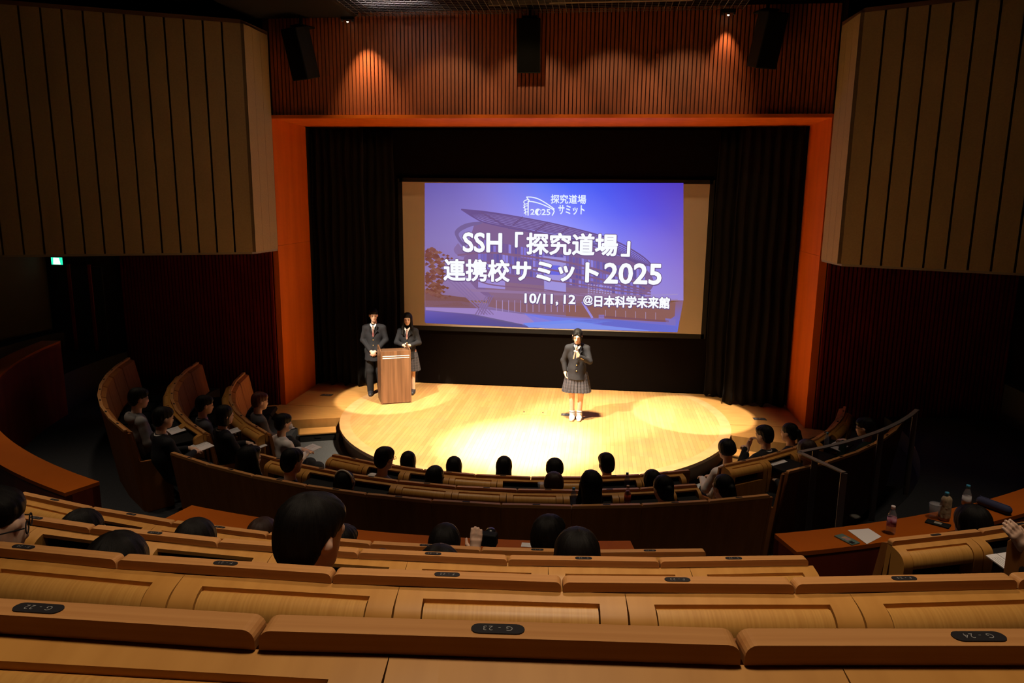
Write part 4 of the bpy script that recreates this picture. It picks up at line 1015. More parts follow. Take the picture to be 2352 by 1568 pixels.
def person(name, label, J, hair='short', hair_m=None, top_m=None, legs_m=None, sleeves=1.0, loc=(0, 0, 0), rz=0.0, h=0.010, group='people', kind='audience', face=True, hands=(), skirt=False, shoe_m=None, collar=None):
    """J: joints in local space (facing -y). Returns the body object; hair and clothing are its children."""
    R = rotm(*J.get('head_rot', (0, 0, 0))); hd = np.array(J['head'])
    body = Vol(); body.xform(R, hd, head_vol())
    nb = np.array(J['neck']); ch = np.array(J['chest']); pv = np.array(J['pelvis'])
    body.cone(hd + R @ P3(0, 0.026, -0.065), nb, 0.048, 0.054, 0.02)
    wid = J.get('wid', 1.0)
    body.ell(ch, (0.135 * wid, 0.088, 0.15), 0.05); body.cone(ch + P3(0, 0, -0.1), pv, 0.100 * wid, 0.105 * wid, 0.05)
    cl = Vol(); cl.ell(ch, (0.150 * wid, 0.106, 0.16), 0.05); cl.ell(ch + P3(0, 0.004, 0.10), (0.155 * wid, 0.082, 0.075), 0.05); cl.cone(ch + P3(0, 0, -0.08), pv + P3(0, 0, 0.02), 0.128 * wid, 0.142 * wid, 0.05)
    cl.cone(nb + P3(0, 0.015, -0.085), ch, 0.060, 0.1, 0.04)
    for s in ('L', 'R'):
        sh, el, wr = (np.array(J[k + s]) for k in ('sh', 'el', 'wr'))
        sh = sh * P3(0.93, 1, 1) - P3(0, 0, 0.018)
        body.cone(nb + P3(0, 0, -0.065), sh, 0.032, 0.036, 0.03); body.cone(sh, el, 0.044, 0.036, 0.02); body.cone(el, wr, 0.038, 0.026, 0.02)
        cl.cone(nb + P3(0, 0.014, -0.050), sh + P3(0, 0, 0.004), 0.050, 0.050, 0.05); cl.cone(sh, el, 0.054, 0.050, 0.03)
        if sleeves >= 1.0: cl.cone(el, wr + (el - wr) / max(np.linalg.norm(el - wr), 1e-6) * 0.02, 0.050, 0.038, 0.02)
        hp, kn, an = (np.array(J[k + s]) for k in ('hip', 'kn', 'an'))
        body.cone(pv, hp, 0.085, 0.070, 0.04); body.cone(hp, kn, 0.070, 0.052, 0.03); body.cone(kn, an, 0.052, 0.036, 0.02)
        fd = np.array(J.get('foot_dir', (0, -1, 0))); body.cone(an + P3(0, 0, -0.045), an + fd * 0.13 + P3(0, 0, -0.055), 0.032, 0.026, 0.02)
    for hnd in hands: add_hand(body, *hnd)
    ob = link(name, body.mesh('body', h, M_SKIN)); ob.location = loc; ob.rotation_euler = (0, 0, rz)
    tag(ob, label, 'person', group)
    hm = hair_vol(hair).mesh('hair', min(h, 0.008), hair_m or M_HAIR, 0.003, 60)
    ho = link('hair', hm, None, ob); ho.matrix_local = Matrix.Translation(Vector(hd)) @ Matrix([list(r) for r in R]).to_4x4()
    if 'hem' in J: cl.cone(pv, (pv[0], pv[1], J['hem'] - 0.05), 0.142 * wid, 0.178 * wid, 0.04)
    if 'hem' in J: cl.cut((0, 0, J['hem']), (0, 0, -1))
    co = link('jacket' if top_m in (None, M_NAVY, M_SLATE) else 'shirt', cl.mesh('top', h, top_m or M_NAVY, 0.003, 34), None, ob)
    if legs_m is not None:
        tr = Vol()
        for s in ('L', 'R'):
            hp, kn, an = (np.array(J[k + s]) for k in ('hip', 'kn', 'an'))
            tr.cone(pv, hp, 0.125, 0.10, 0.04); tr.cone(hp, kn, 0.098, 0.074, 0.03); tr.cone(kn, an + P3(0, 0, -0.01), 0.074, 0.062, 0.03)
        link('trousers', tr.mesh('trousers', h, legs_m, 0.003, 30), None, ob)
    if shoe_m is not None:
        for s in ('L', 'R'):
            an = np.array(J['an' + s]); fd = np.array(J.get('foot_dir', (0, -1, 0)))
            sv = Vol(); sv.cone(an + P3(0, 0.02, -0.035), an + fd * 0.05 + P3(0, 0, -0.045), 0.046, 0.044, 0.02); sv.cone(an + fd * 0.05 + P3(0, 0, -0.045), an + fd * 0.15 + P3(0, 0, -0.055), 0.044, 0.038, 0.03); sv.cut((0, 0, an[2] - 0.085), (0, 0, -1))
            link('shoe', sv.mesh('shoe', 0.008, shoe_m), None, ob)
    if face: face_parts(ob, R, hd)
    return ob

# ---------------- three people standing on the stage
def uniform_front(ob, y0, z_v, z_top, buttons, tie=True, lapel=True, cx=0.0):
    """white shirt triangle, tie, lapels and buttons lying on the jacket front"""
    n_ = z_top
    def strip(nm, pts, m_, th=0.008):
        v = []; 
        for (x, z, y) in pts: v.append((cx + x, y, z))
        n = len(v); v2 = [(x, y + th, z) for x, y, z in v]
        return mesh_obj(nm, v + v2, [tuple(range(n)), tuple(range(2 * n - 1, n - 1, -1))] + [(i, n + i, n + (i + 1) % n, (i + 1) % n) for i in range(n)], m_, ob)
    strip('shirt_front', [(-0.052, n_, y0 + 0.045), (-0.030, n_ - 0.05, y0 + 0.012), (0, z_v, y0 - 0.004), (0.030, n_ - 0.05, y0 + 0.012), (0.052, n_, y0 + 0.045), (0, n_ - 0.035, y0 + 0.020)], M_SHIRT)
    for s in (-1, 1):
        strip('shirt_collar', [(s * 0.054, n_ + 0.012, y0 + 0.040), (s * 0.004, n_ - 0.030, y0 + 0.004), (s * 0.030, n_ - 0.060, y0 + 0.000), (s * 0.060, n_ - 0.015, y0 + 0.028)], M_SHIRT, 0.006)
        if lapel: strip('lapel', [(s * 0.062, n_ - 0.005, y0 + 0.030), (s * 0.004, z_v - 0.01, y0 - 0.012), (s * 0.035, z_v + 0.06, y0 - 0.010), (s * 0.092, z_v + 0.13, y0 + 0.010), (s * 0.070, z_v + 0.135, y0 + 0.012), (s * 0.082, n_ - 0.03, y0 + 0.026)], mat('lapel_cloth', (0.011, 0.011, 0.014), 0.8, spec=0.2), 0.007)
    if tie:
        strip('necktie', [(-0.014, n_ - 0.034, y0 + 0.000), (0.014, n_ - 0.034, y0 + 0.000), (0.010, n_ - 0.06, y0 - 0.006), (0.020, z_v + 0.03, y0 - 0.010), (0, z_v + 0.0, y0 - 0.012), (-0.018, z_v + 0.03, y0 - 0.010), (-0.010, n_ - 0.06, y0 - 0.006)], M_TIE, 0.006)
    for zz, yy in buttons:
        MB().ball((cx, yy, zz), (0.011, 0.006, 0.011), 10, 6).build('button', M_GOLD, ob, True)
def mic(loc, d, label, color):
    d = Vector(d).normalized(); root = empty('microphone', loc); tag(root, label, 'microphone', 'handheld microphones')
    root.rotation_mode = 'QUATERNION'; root.rotation_quaternion = d.to_track_quat('Z', 'Y')
    MB().lathe([(0.009, -0.20), (0.012, -0.19), (0.013, -0.06), (0.017, -0.01), (0.018, 0.0)], 12).build('handle', color, root, True)
    MB().ball((0, 0, 0.020), (0.024, 0.024, 0.026), 12, 8).build('grille', mat('mic_grille', (0.55, 0.55, 0.56), 0.4, 0.8), root, True)
    return root
# boy in suit left of the lectern
Jb = dict(head=(0.0, -0.02, 1.565), head_rot=(0.22, 0.10, 0), neck=(0, 0.02, 1.415), chest=(0, 0.02, 1.20), pelvis=(0, 0.02, 0.92), wid=1.14, hem=0.70,
          shL=(-0.185, 0.025, 1.335), elL=(-0.222, 0.02, 1.08), wrL=(-0.045, -0.17, 0.90), shR=(0.185, 0.025, 1.335), elR=(0.222, 0.02, 1.08), wrR=(0.055, -0.17, 0.90),
          hipL=(-0.09, 0.02, 0.88), knL=(-0.095, 0.005, 0.48), anL=(-0.10, 0.03, 0.085), hipR=(0.09, 0.02, 0.88), knR=(0.095, 0.005, 0.48), anR=(0.10, 0.03, 0.085), foot_dir=(0.12, -0.99, 0))
boy = person('person', 'boy in dark blazer and striped tie standing left of lectern', Jb, 'short', top_m=M_NAVY, legs_m=M_TROUSER, shoe_m=M_SHOED, loc=(-3.19, -0.36, 0.0), rz=0.14, h=0.0085, group='students on stage',
             hands=(((-0.045, -0.17, 0.90), (0.6, -0.25, -0.6), (0.3, 0.8, -0.1), 0.95, 0.5, 1), ((0.055, -0.17, 0.90), (-0.6, -0.3, -0.6), (-0.3, 0.8, -0.1), 0.95, 0.5, -1)))
uniform_front(boy, -0.118, 1.155, 1.405, ((1.105, -0.135), (1.005, -0.142)))
# girl with long hair behind the lectern
Jg = dict(head=(0.0, -0.02, 1.475), head_rot=(0.10, 0.05, 0), neck=(0, 0.02, 1.33), chest=(0, 0.02, 1.13), pelvis=(0, 0.02, 0.88), wid=0.98, hem=0.72,
          shL=(-0.158, 0.025, 1.252), elL=(-0.215, -0.02, 1.02), wrL=(-0.060, -0.20, 1.00), shR=(0.158, 0.025, 1.252), elR=(0.215, -0.02, 1.02), wrR=(0.075, -0.20, 1.00),
          hipL=(-0.085, 0.02, 0.84), knL=(-0.085, 0.005, 0.46), anL=(-0.085, 0.03, 0.085), hipR=(0.085, 0.02, 0.84), knR=(0.085, 0.005, 0.46), anR=(0.085, 0.03, 0.085))
g2 = person('person', 'long haired girl in dark blazer standing behind lectern with microphone', Jg, 'long', top_m=M_NAVY, shoe_m=M_SHOED, loc=(-2.585, -0.16, 0.0), rz=0.10, h=0.0085, group='students on stage',
            hands=(((-0.060, -0.20, 1.00), (0.75, -0.45, 0.1), (0, 0.4, -0.9), 0.9, 0.6, 1), ((0.075, -0.20, 1.00), (-0.75, -0.45, 0.1), (0, 0.4, -0.9), 0.9, 0.6, -1)))
uniform_front(g2, -0.112, 1.09, 1.32, ((1.035, -0.128), (0.94, -0.132)))
mic((-2.555, -0.43, 1.03), (0.05, -0.75, 0.5), 'dark handheld microphone held by girl behind lectern', M_BLACK)
# bowing girl with microphone at the centre
Jc = dict(head=(-0.005, -0.075, 1.490), head_rot=(-0.05, 0.30, 0.05), neck=(0, 0.0, 1.36), chest=(0, 0.02, 1.16), pelvis=(0, 0.03, 0.90), wid=1.08, hem=0.735,
          shL=(-0.172, 0.01, 1.280), elL=(-0.235, 0.03, 1.04), wrL=(-0.200, -0.03, 0.855), shR=(0.172, 0.01, 1.280), elR=(0.215, -0.06, 1.055), wrR=(0.030, -0.215, 1.175),
          hipL=(-0.085, 0.03, 0.86), knL=(-0.078, 0.01, 0.46), anL=(-0.062, 0.03, 0.085), hipR=(0.085, 0.03, 0.86), knR=(0.078, 0.01, 0.46), anR=(0.062, 0.03, 0.085), foot_dir=(0, -1, 0))
g1 = person('person', 'girl in blazer and plaid skirt bowing with microphone at stage centre', Jc, 'tied', top_m=M_NAVY, shoe_m=M_SHOEW, loc=(0.715, -1.40, 0.0), rz=-0.02, h=0.0085, group='students on stage',
            hands=(((-0.200, -0.03, 0.855), (0.15, -0.25, -1), (1, 0.1, 0), 0.95, 0.45, -1), ((0.030, -0.215, 1.175), (-0.25, -0.1, 0.9), (-0.8, 0.2, -0.2), 0.95, 0.8, -1)))
uniform_front(g1, -0.110, 1.11, 1.335, ((1.00, -0.140), (0.90, -0.145)), tie=False)
MB().ext_y([(-0.010, 1.30), (0.010, 1.30), (0.016, 1.13), (0, 1.11), (-0.016, 1.13)], -0.128, -0.120).build('necktie', mat('grey_tie', (0.20, 0.19, 0.20), 0.7), g1)
for k in range(3): MB().ball((0.075 + 0.018 * k, -0.215 + 0.014 * k, 1.135 - 0.010 * k), 0.009, 8, 6).build('cuff_button', M_GOLD, g1, True)
mic((0.700, -1.625, 1.315), (0.22, -0.12, 1.0), 'silver handheld microphone held by bowing girl', mat('mic_silver', (0.45, 0.46, 0.48), 0.35, 0.6))
def skirt(ob, z0, z1, r0, r1, cy):
    n = 24; v = []; f = []; m_ = n * 4; nz = 6
    for j in range(nz + 1):
        t = j / nz; z = z0 + (z1 - z0) * t; rr = r0 + (r1 - r0) * (t ** 0.8)
        for i in range(m_):
            th = 2 * PI * i / m_; ph = i % 4; dp = (0.0, 0.0, -0.028, -0.014)[ph] * t
            v.append(((rr + dp) * math.cos(th) * 1.08, cy + (rr + dp) * math.sin(th) * 0.80, z + 0.006 * math.sin(3 * th) * t))
    for j in range(nz):
        for i in range(m_): f.append((j * m_ + i, j * m_ + (i + 1) % m_, (j + 1) * m_ + (i + 1) % m_, (j + 1) * m_ + i))
    mt = bpy.data.materials.get('plaid_skirt')
    if mt is None:
        mt = bpy.data.materials.new('plaid_skirt'); mt.use_nodes = True; nt = mt.node_tree; b = nt.nodes['Principled BSDF']
        tc = nt.nodes.new('ShaderNodeTexCoord'); ck = nt.nodes.new('ShaderNodeTexBrick'); ck.offset = 0
        mp = nt.nodes.new('ShaderNodeMapping'); mp.inputs['Rotation'].default_value = (PI / 2, 0, 0)
        ck.inputs['Color1'].default_value = (0.028, 0.029, 0.040, 1); ck.inputs['Color2'].default_value = (0.040, 0.040, 0.052, 1); ck.inputs['Mortar'].default_value = (0.075, 0.066, 0.080, 1)
        ck.inputs['Scale'].default_value = 1; ck.inputs['Brick Width'].default_value = 0.05; ck.inputs['Row Height'].default_value = 0.05; ck.inputs['Mortar Size'].default_value = 0.004
        nt.links.new(tc.outputs['Object'], mp.inputs[0]); nt.links.new(mp.outputs[0], ck.inputs['Vector']); nt.links.new(ck.outputs['Color'], b.inputs['Base Color']); b.inputs['Roughness'].default_value = 0.85
    o = mesh_obj('pleated_skirt', v, f, mt, ob)
    md = o.modifiers.new('t', 'SOLIDIFY'); md.thickness = 0.006
    return o
skirt(g1, 0.86, 0.505, 0.155, 0.235, 0.03); skirt(g2, 0.84, 0.47, 0.15, 0.215, 0.03)
for s in (-1, 1):
    so = MB().lathe([(0.047, 0.05), (0.049, 0.10), (0.050, 0.155), (0.047, 0.16)], 14, (s * 0.062, 0.03, 0)).build('sock', M_SHOEW, g1, True)
    MB().lathe([(0.0515, 0.128), (0.0515, 0.138)], 14, (s * 0.062, 0.03, 0)).build('sock_stripe', M_SLATE, g1, True)
# ---------------- audience
def seated(head_pitch=0.0, head_yaw=0.0, hands='lap'):
    """local origin at the head centre, facing -y"""
    J = dict(head=(0, 0, 0), head_rot=(head_yaw, head_pitch, 0), neck=(0, 0.040, -0.155), chest=(0, 0.030, -0.36), pelvis=(0, -0.08, -0.64), wid=1.0,
             shL=(-0.170, 0.035, -0.225), shR=(0.170, 0.035, -0.225), elL=(-0.215, 0.0, -0.48), elR=(0.215, 0.0, -0.48),
             wrL=(-0.09, -0.20, -0.54), wrR=(0.09, -0.20, -0.54), hipL=(-0.09, -0.10, -0.68), hipR=(0.09, -0.10, -0.68), knL=(-0.10, -0.40, -0.66), knR=(0.10, -0.40, -0.66), anL=(-0.10, -0.42, -0.98), anR=(0.10, -0.42, -0.98))
    if hands == 'desk':
        J.update(elL=(-0.215, -0.06, -0.46), elR=(0.215, -0.06, -0.46), wrL=(-0.08, -0.27, -0.43), wrR=(0.08, -0.27, -0.43))
    if hands == 'chin':
        J.update(elL=(-0.215, -0.06, -0.46), elR=(0.16, -0.20, -0.44), wrL=(-0.08, -0.27, -0.43), wrR=(0.05, -0.20, -0.20))
    return J
HANDS = lambda J, c=0.5: ((J['wrL'], (0.45, -0.8, -0.15), (0.1, 0, -1), 0.95, c, 1), (J['wrR'], (-0.45, -0.8, -0.15), (0.1, 0, -1), 0.95, c, -1))
_proto = {}
def proto(hair, hands):
    key = (hair, hands)
    if key not in _proto:
        J = seated(0.12, 0.0, hands)
        if hands not in _proto:
            _proto[hands] = person('person', 'tmp', J, hair, legs_m=M_TROUSER, h=0.0125, hands=HANDS(J), face=False)
            _proto[key] = (_proto[hands], _proto[hands].children)
            o = _proto[hands]; meshes = {c.name.split('.')[0]: c.data for c in o.children}; meshes['body'] = o.data
            _proto[('m', hands)] = meshes
            for c in list(o.children): bpy.data.objects.remove(c)
            bpy.data.objects.remove(o)
        if ('hair', hair) not in _proto: _proto[('hair', hair)] = hair_vol(hair).mesh('hair_' + hair, 0.006, M_HAIR, 0.003, 60)
        _proto[key] = True
    return _proto[('m', hands)], _proto[('hair', hair)]
def sitter(label, pos, hair, top, hands='lap', hair_m=None, turn=0.0, pitch=0.12, nod=0.0, scale=1.0, group='audience', facing=None, top_name='jacket'):
    """one seated listener; pos = head centre"""
    ms, hm = proto(hair, hands)
    a = math.atan2(pos[0], -(pos[1] - YC)) if facing is None else facing
    ob = inst('person', ms['body'], None, pos, (0, 0, a + PI + turn)); ob.scale = (scale,) * 3
    tag(ob, label, 'person', group)
    h_ = inst('hair', hm, ob, m=hair_m or M_HAIR); h_.rotation_euler = (pitch + nod, 0, 0)
    inst(top_name, ms['jacket'], ob, m=top); inst('trousers', ms['trousers'], ob)
    return ob
AU = [
 # front row of the middle block
 ('bob haired listener at left of front row before stage edge', (-0.992, -6.188, 0.87), 'bob', M_NAVY, 0.35),
 ('second listener from left in front row with bobbed hair', (-0.457, -6.274, 0.87), 'bob', M_NAVY, 0.25),
 ('listener in middle of front row with straight bobbed hair', (0.098, -6.295, 0.91), 'bob', M_NAVY, 0.0),
 ('listener with round mushroom haircut in front row', (0.641, -6.251, 0.9), 'bowl', M_NAVY, 0.0),
 ('short haired boy at right of front row', (1.191, -6.139, 0.95), 'short', M_NAVY, 0.1),
 # second row
 ('short haired boy in white shirt and glasses in second row', (-1.028, -6.95, 1.18), 'short', M_SHIRT, -0.35),
 ('dark bob haired listener low in second row', (-0.494, -7.027, 1.04), 'bob', M_NAVY, -0.2),
 ('brown short haired listener low in second row', (0.678, -7.007, 1.03), 'bowl', M_NAVY, 0.0),
 ('dark haired listener at right of second row half hidden', (1.633, -6.794, 1.03), 'bob', M_NAVY, 0.1),
 # third row
 ('long haired listener at left end of third row', (-2.178, -7.493, 1.32), 'long', M_NAVY, -0.3),
 ('short haired boy in dark jacket raising a pen in third row', (-1.686, -7.655, 1.37), 'short', M_NAVY, -0.2),
 ('girl with pale hairband in third row', (-1.145, -7.783, 1.23), 'bob', M_NAVY, -0.1),
 ('girl with very long black hair and white top in third row', (1.041, -7.802, 1.37), 'long', M_SHIRT, 0.0),
 ('girl with black ponytail and white collar in third row', (1.658, -7.663, 1.31), 'pony', M_NAVY, 0.15),
 ('dark haired listener at right end of third row', (2.194, -7.487, 1.28), 'pony', M_SHIRT, 0.2),
 # upper block
 ('dim brown head left behind big foreground head', (-0.817, -10.041, 1.82), 'bob', M_NAVY, 0.0),
 ('head partly hidden right behind big foreground head', (-0.337, -10.074, 1.82), 'short', M_NAVY, 0.0),
 ('black haired listener raising a hand beside camera in upper first row', (0.259, -10.077, 1.87), 'bob', M_NAVY, -0.1),
 ('short haired boy with ear showing in upper first row', (0.827, -10.04, 1.94), 'short', M_NAVY, -0.5),
 ('top of dark head at far left of upper second row', (-1.254, -10.906, 2.22), 'bob', M_NAVY, 0.0),
 ('dark head second from left in upper second row', (-0.668, -10.967, 2.24), 'bob', M_NAVY, 0.0),
 ('just the crown of a low dark head in upper second row', (0.176, -11.03, 2.175), 'short', M_NAVY, 0.0),
 ('low dark head below the seat rail next to raised hand', (0.428, -10.99, 2.2), 'bowl', M_NAVY, 0.0),
 ('large round black head before the middle counter in upper second row', (1.003, -10.936, 2.29), 'bowl', M_NAVY, 0.0),
 ('glossy black parted hair low in upper third row at left', (-0.352, -11.908, 2.64), 'bob', M_NAVY, 0.0),
 ('big black head of boy closest to camera', (0.262, -11.911, 2.8), 'short', M_NAVY, -0.45),
 ('person with glasses cut by left picture edge', (-0.790, -11.887, 2.75), 'short', M_NAVY, -0.95),
 ('dark head behind right counter beside the bottles', (3.303, -9.401, 1.88), 'bowl', M_NAVY, 0.0),
]
PEOPLE = {}
for lab, pos, hr, tp, tn in AU:
    o = sitter(lab, pos, hr, tp, 'lap', M_HAIRB if 'brown' in lab else None, tn, top_name='shirt' if tp is M_SHIRT else 'jacket', group='audience of ' + ('lower' if pos[1] > -8.5 else 'upper') + ' blocks')
    PEOPLE[lab] = o
# side blocks: seen in profile, hands on desks
SB = [
 ('student in grey hoodie in third row of left block', (-4.14, -6.20, 1.47), 'short', M_GREY, 'lap', 0.0, None),
 ('student in black suit bent over booklet in third row of left block', (-3.56, -6.66, 1.40), 'short', M_NAVY, 'desk', 0.0, None),
 ('student in grey vest with white collar in second row of left block', (-3.83, -5.36, 1.17), 'short', M_SLATE, 'desk', 0.0, None),
 ('student in black jacket clasping hands in second row of left block', (-3.33, -5.80, 1.19), 'bob', M_NAVY, 'desk', 0.0, None),
 ('reddish haired student in slate jacket in front row of left block', (-3.36, -4.82, 1.09), 'short', M_SLATE, 'lap', 0.0, M_HAIRR),
 ('student in white shirt and face mask in front row of left block', (-2.83, -5.30, 0.96), 'short', M_SHIRT, 'desk', 0.0, None),
 ('mushroom haired student in white shirt in front row of right block', (2.556, -5.516, 0.97), 'bowl', M_SHIRT, 'desk', 0.0, None),
 ('dark jacketed student touching chin in front row of right block', (3.052, -5.13, 1.04), 'short', M_NAVY, 'chin', 0.0, None),
 ('ponytailed student in front row of right block beside slatted wall', (3.431, -4.747, 0.97), 'pony', M_NAVY, 'lap', 0.0, None),
 ('hidden dark student writing in rear row of right block', (3.351, -5.8, 1.1), 'bowl', M_NAVY, 'desk', 0.0, M_HAIRB),
 ('student with glasses in dark green top in rear row of right block', (4.259, -4.9, 1.12), 'short', M_GREEN, 'chin', 0.0, None),
]
for lab, pos, hr, tp, hd, tn, hm in SB:
    o = sitter(lab, pos, hr, tp, hd, hm, tn, top_name={M_SHIRT: 'shirt', M_GREY: 'hoodie', M_GREEN: 'shirt'}.get(tp, 'jacket'), group='audience of ' + ('left' if pos[0] < 0 else 'right') + ' block')
    PEOPLE[lab] = o
    face_parts(o, rotm(0, 0.12, 0), (0, 0, 0))
def who(s): return next(o for l, o in PEOPLE.items() if s in l)
def glasses(ob):
    for s in (-1, 1):
        pts = [(s * 0.032 + 0.024 * math.cos(2 * PI * k / 16), -0.103, -0.010 + 0.019 * math.sin(2 * PI * k / 16)) for k in range(17)]
        MB().tube(pts, 0.0022, 6, False).build('glasses', M_BLACK, ob, True)
        MB().tube([(s * 0.055, -0.100, -0.004), (s * 0.080, -0.04, -0.002), (s * 0.082, 0.02, -0.004)], 0.0022, 6).build('glasses_arm', M_BLACK, ob, True)
for k in ('white shirt and glasses', 'cut by left', 'dark green'): glasses(who(k))
o = who('pale hairband'); MB().tube([(0.096 * math.cos(t), 0.02, 0.045 + 0.094 * math.sin(t)) for t in [PI * k / 14 for k in range(15)]], 0.010, 8).build('hairband', mat('hairband_cream', (0.75, 0.68, 0.55), 0.7), o, True)
o = who('face mask'); mk = Vol().ell((0, -0.060, -0.050), (0.062, 0.052, 0.052), 0.02).mesh('face_mask', 0.007, M_MASK); link('face_mask', mk, None, o)
o = who('grey hoodie'); hd_ = Vol().ell((0, 0.10, -0.215), (0.13, 0.07, 0.075), 0.03).ell((0, 0.03, -0.16), (0.085, 0.085, 0.06), 0.03, -1).mesh('hood', 0.010, M_GREY); link('hood', hd_, None, o)
def collar(ob):
    c = MB(); n = 20
    for k in range(n + 1):
        t = PI * 2 * k / n; c.v += [(0.062 * math.cos(t), 0.045 + 0.066 * math.sin(t), -0.160), (0.070 * math.cos(t), 0.045 + 0.075 * math.sin(t), -0.205)]
    for k in range(n): c.f.append((2 * k, 2 * k + 2, 2 * k + 3, 2 * k + 1))
    o_ = c.build('collar', M_SHIRT, ob, True); md = o_.modifiers.new('t', 'SOLIDIFY'); md.thickness = 0.006
for k in ('bent over booklet', 'white collar in second row', 'clasping hands', 'touching chin', 'ponytail and white collar', 'raising a pen', 'very long black', 'at right end of third'): collar(who(k))
# raised hands of single listeners (parts of those people)
def raised(ob, wr, el, d, pn, curl=0.25, side=1, sleeve=M_NAVY):
    v = Vol(); v.cone(el, wr, 0.034, 0.025, 0.02); add_hand(v, wr, d, pn, 1.0, curl, side)
    link('raised_hand', v.mesh('raised_hand', 0.006, M_SKIN), None, ob)
    s = Vol().cone((np.array(el) * 1.0 + 0), np.array(el) * 0.45 + np.array(wr) * 0.55, 0.052, 0.044, 0.02)
    link('sleeve', s.mesh('sleeve', 0.01, sleeve), None, ob)
raised(who('raising a hand'), (-0.135, -0.13, -0.105), (-0.20, -0.02, -0.36), (-0.05, -0.15, 1), (0.3, -1, 0), 0.07, 1)
raised(who('raising a pen'), (0.13, -0.14, -0.14), (0.22, -0.06, -0.36), (0.2, -0.3, 0.9), (-0.8, -0.4, 0), 0.6, -1)
raised(who('touching chin'), (0.02, -0.19, -0.16), (0.16, -0.16, -0.42), (-0.1, 0.3, 0.9), (0, 1, 0.2), 0.7, -1)
# ================================================================== SMALL THINGS
def clear_mat(name, col, a=0.35):
    m = bpy.data.materials.new(name); m.use_nodes = True; nt = m.node_tree; nt.nodes.clear()
    o = nt.nodes.new('ShaderNodeOutputMaterial'); t = nt.nodes.new('ShaderNodeBsdfTransparent'); p = nt.nodes.new('ShaderNodeBsdfPrincipled'); mx = nt.nodes.new('ShaderNodeMixShader')
    p.inputs['Base Color'].default_value = (*col, 1); p.inputs['Roughness'].default_value = 0.12; mx.inputs[0].default_value = a
    nt.links.new(t.outputs[0], mx.inputs[1]); nt.links.new(p.outputs[0], mx.inputs[2]); nt.links.new(mx.outputs[0], o.inputs[0])
    return m
M_CLEAR = clear_mat('clear_plastic', (0.45, 0.45, 0.50), 0.28)
M_WATER = clear_mat('bluish_plastic', (0.25, 0.30, 0.42), 0.45)
M_BLUECAP = mat('blue_cap', (0.04, 0.28, 0.50), 0.4); M_WCAP = mat('white_cap', (0.80, 0.70, 0.72), 0.5)
def bottle(label, loc, h, r, body, cap, label_m=None, liquid=None):
    root = empty('bottle', loc); tag(root, label, 'bottle', 'drink bottles')
    MB().lathe([(r * 0.85, 0.0), (r, 0.012), (r * 0.95, h * 0.20), (r, h * 0.28), (r * 0.96, h * 0.60), (r * 0.9, h * 0.68), (r * 0.45, h * 0.86), (r * 0.40, h * 0.90)], 18).build('body', body, root, True)
    MB().lathe([(r * 0.47, h * 0.895), (r * 0.48, h * 0.99), (r * 0.44, h)], 14).build('cap', cap, root, True)
    if label_m: MB().lathe([(r * 1.02, h * 0.30), (r * 0.985, h * 0.60)], 18).build('label', label_m, root, True)
    if liquid: MB().lathe([(r * 0.80, 0.01), (r * 0.90, h * 0.2), (r * 0.90, h * 0.62), (r * 0.6, h * 0.74)], 14).build('drink', liquid, root, True)
    return root
bottle('clear bottle with pink red label and white cap on right counter', (3.127, -8.735, 1.5), 0.205, 0.031, M_CLEAR, M_WCAP, mat('pink_label', (0.30, 0.02, 0.06), 0.6, noise=((40, 40, 30), (0.55, 0.25, 0.35), 2)))
wb_ = bottle('blue capped bottle wrapped in crumpled brown paper on right counter', (3.60, -8.445, 1.5), 0.215, 0.030, M_CLEAR, M_BLUECAP)
bag = Vol().cone((0, 0, 0.03), (0.004, 0, 0.155), 0.040, 0.036, 0.02).mesh('paper_wrap', 0.008, mat('kraft_paper', (0.36, 0.27, 0.17), 0.9, noise=((30, 30, 30), (0.28, 0.20, 0.12), 4), bump=0.5), 0.006, 90)
link('paper_wrap', bag, None, wb_)
bottle('clear water bottle with blue cap behind dark head at right', (3.822, -8.275, 1.5), 0.215, 0.031, M_CLEAR, M_BLUECAP, mat('pale_label', (0.45, 0.42, 0.45), 0.6))
cp = empty('plastic_cup', (3.545, -8.420, 1.5)); tag(cp, 'clear plastic cup beside wrapped bottle on right counter', 'cup', 'plastic cups')
MB().lathe([(0.030, 0.0), (0.042, 0.11)], 18).build('cup_wall', M_CLEAR, cp, True); MB().lathe([(0.042, 0.109), (0.044, 0.112), (0.042, 0.115)], 18).build('cup_rim', M_CLEAR, cp, True)
def slab(name, label, cat, loc, rz, sx, sy, sz, m, parts=(), group=None, tilt=(0, 0)):
    root = empty(name, loc, rz); tag(root, label, cat, group); root.rotation_euler = (tilt[0], tilt[1], rz)
    MB().box(-sx / 2, sx / 2, -sy / 2, sy / 2, 0, sz).build('body', m, root, bevel=min(sz * 0.4, 0.006))
    for nm, x0, x1, y0, y1, z1, mm in parts: MB().box(x0, x1, y0, y1, sz, z1).build(nm, mm, root)
    return root
slab('smartphone', 'grey green phone with sticker at left end of right counter', 'phone', (2.792, -8.885, 1.5), 0.55, 0.078, 0.150, 0.010, mat('phone_teal', (0.10, 0.16, 0.15), 0.5),
     (('camera_bump', -0.032, -0.004, -0.070, -0.040, 0.0125, M_BLACK), ('sticker', -0.022, 0.020, -0.02, 0.035, 0.0104, mat('sticker', (0.22, 0.16, 0.28), 0.6, noise=((60, 60, 60), (0.50, 0.25, 0.06), 2)))))
slab('smartphone', 'black phone lying in front of wrapped bottle', 'phone', (3.525, -8.530, 1.5), 0.95, 0.078, 0.155, 0.012, M_BLACK, (('emblem', -0.018, 0.018, -0.024, 0.024, 0.0124, mat('emblem_grey', (0.30, 0.27, 0.22), 0.6)),))
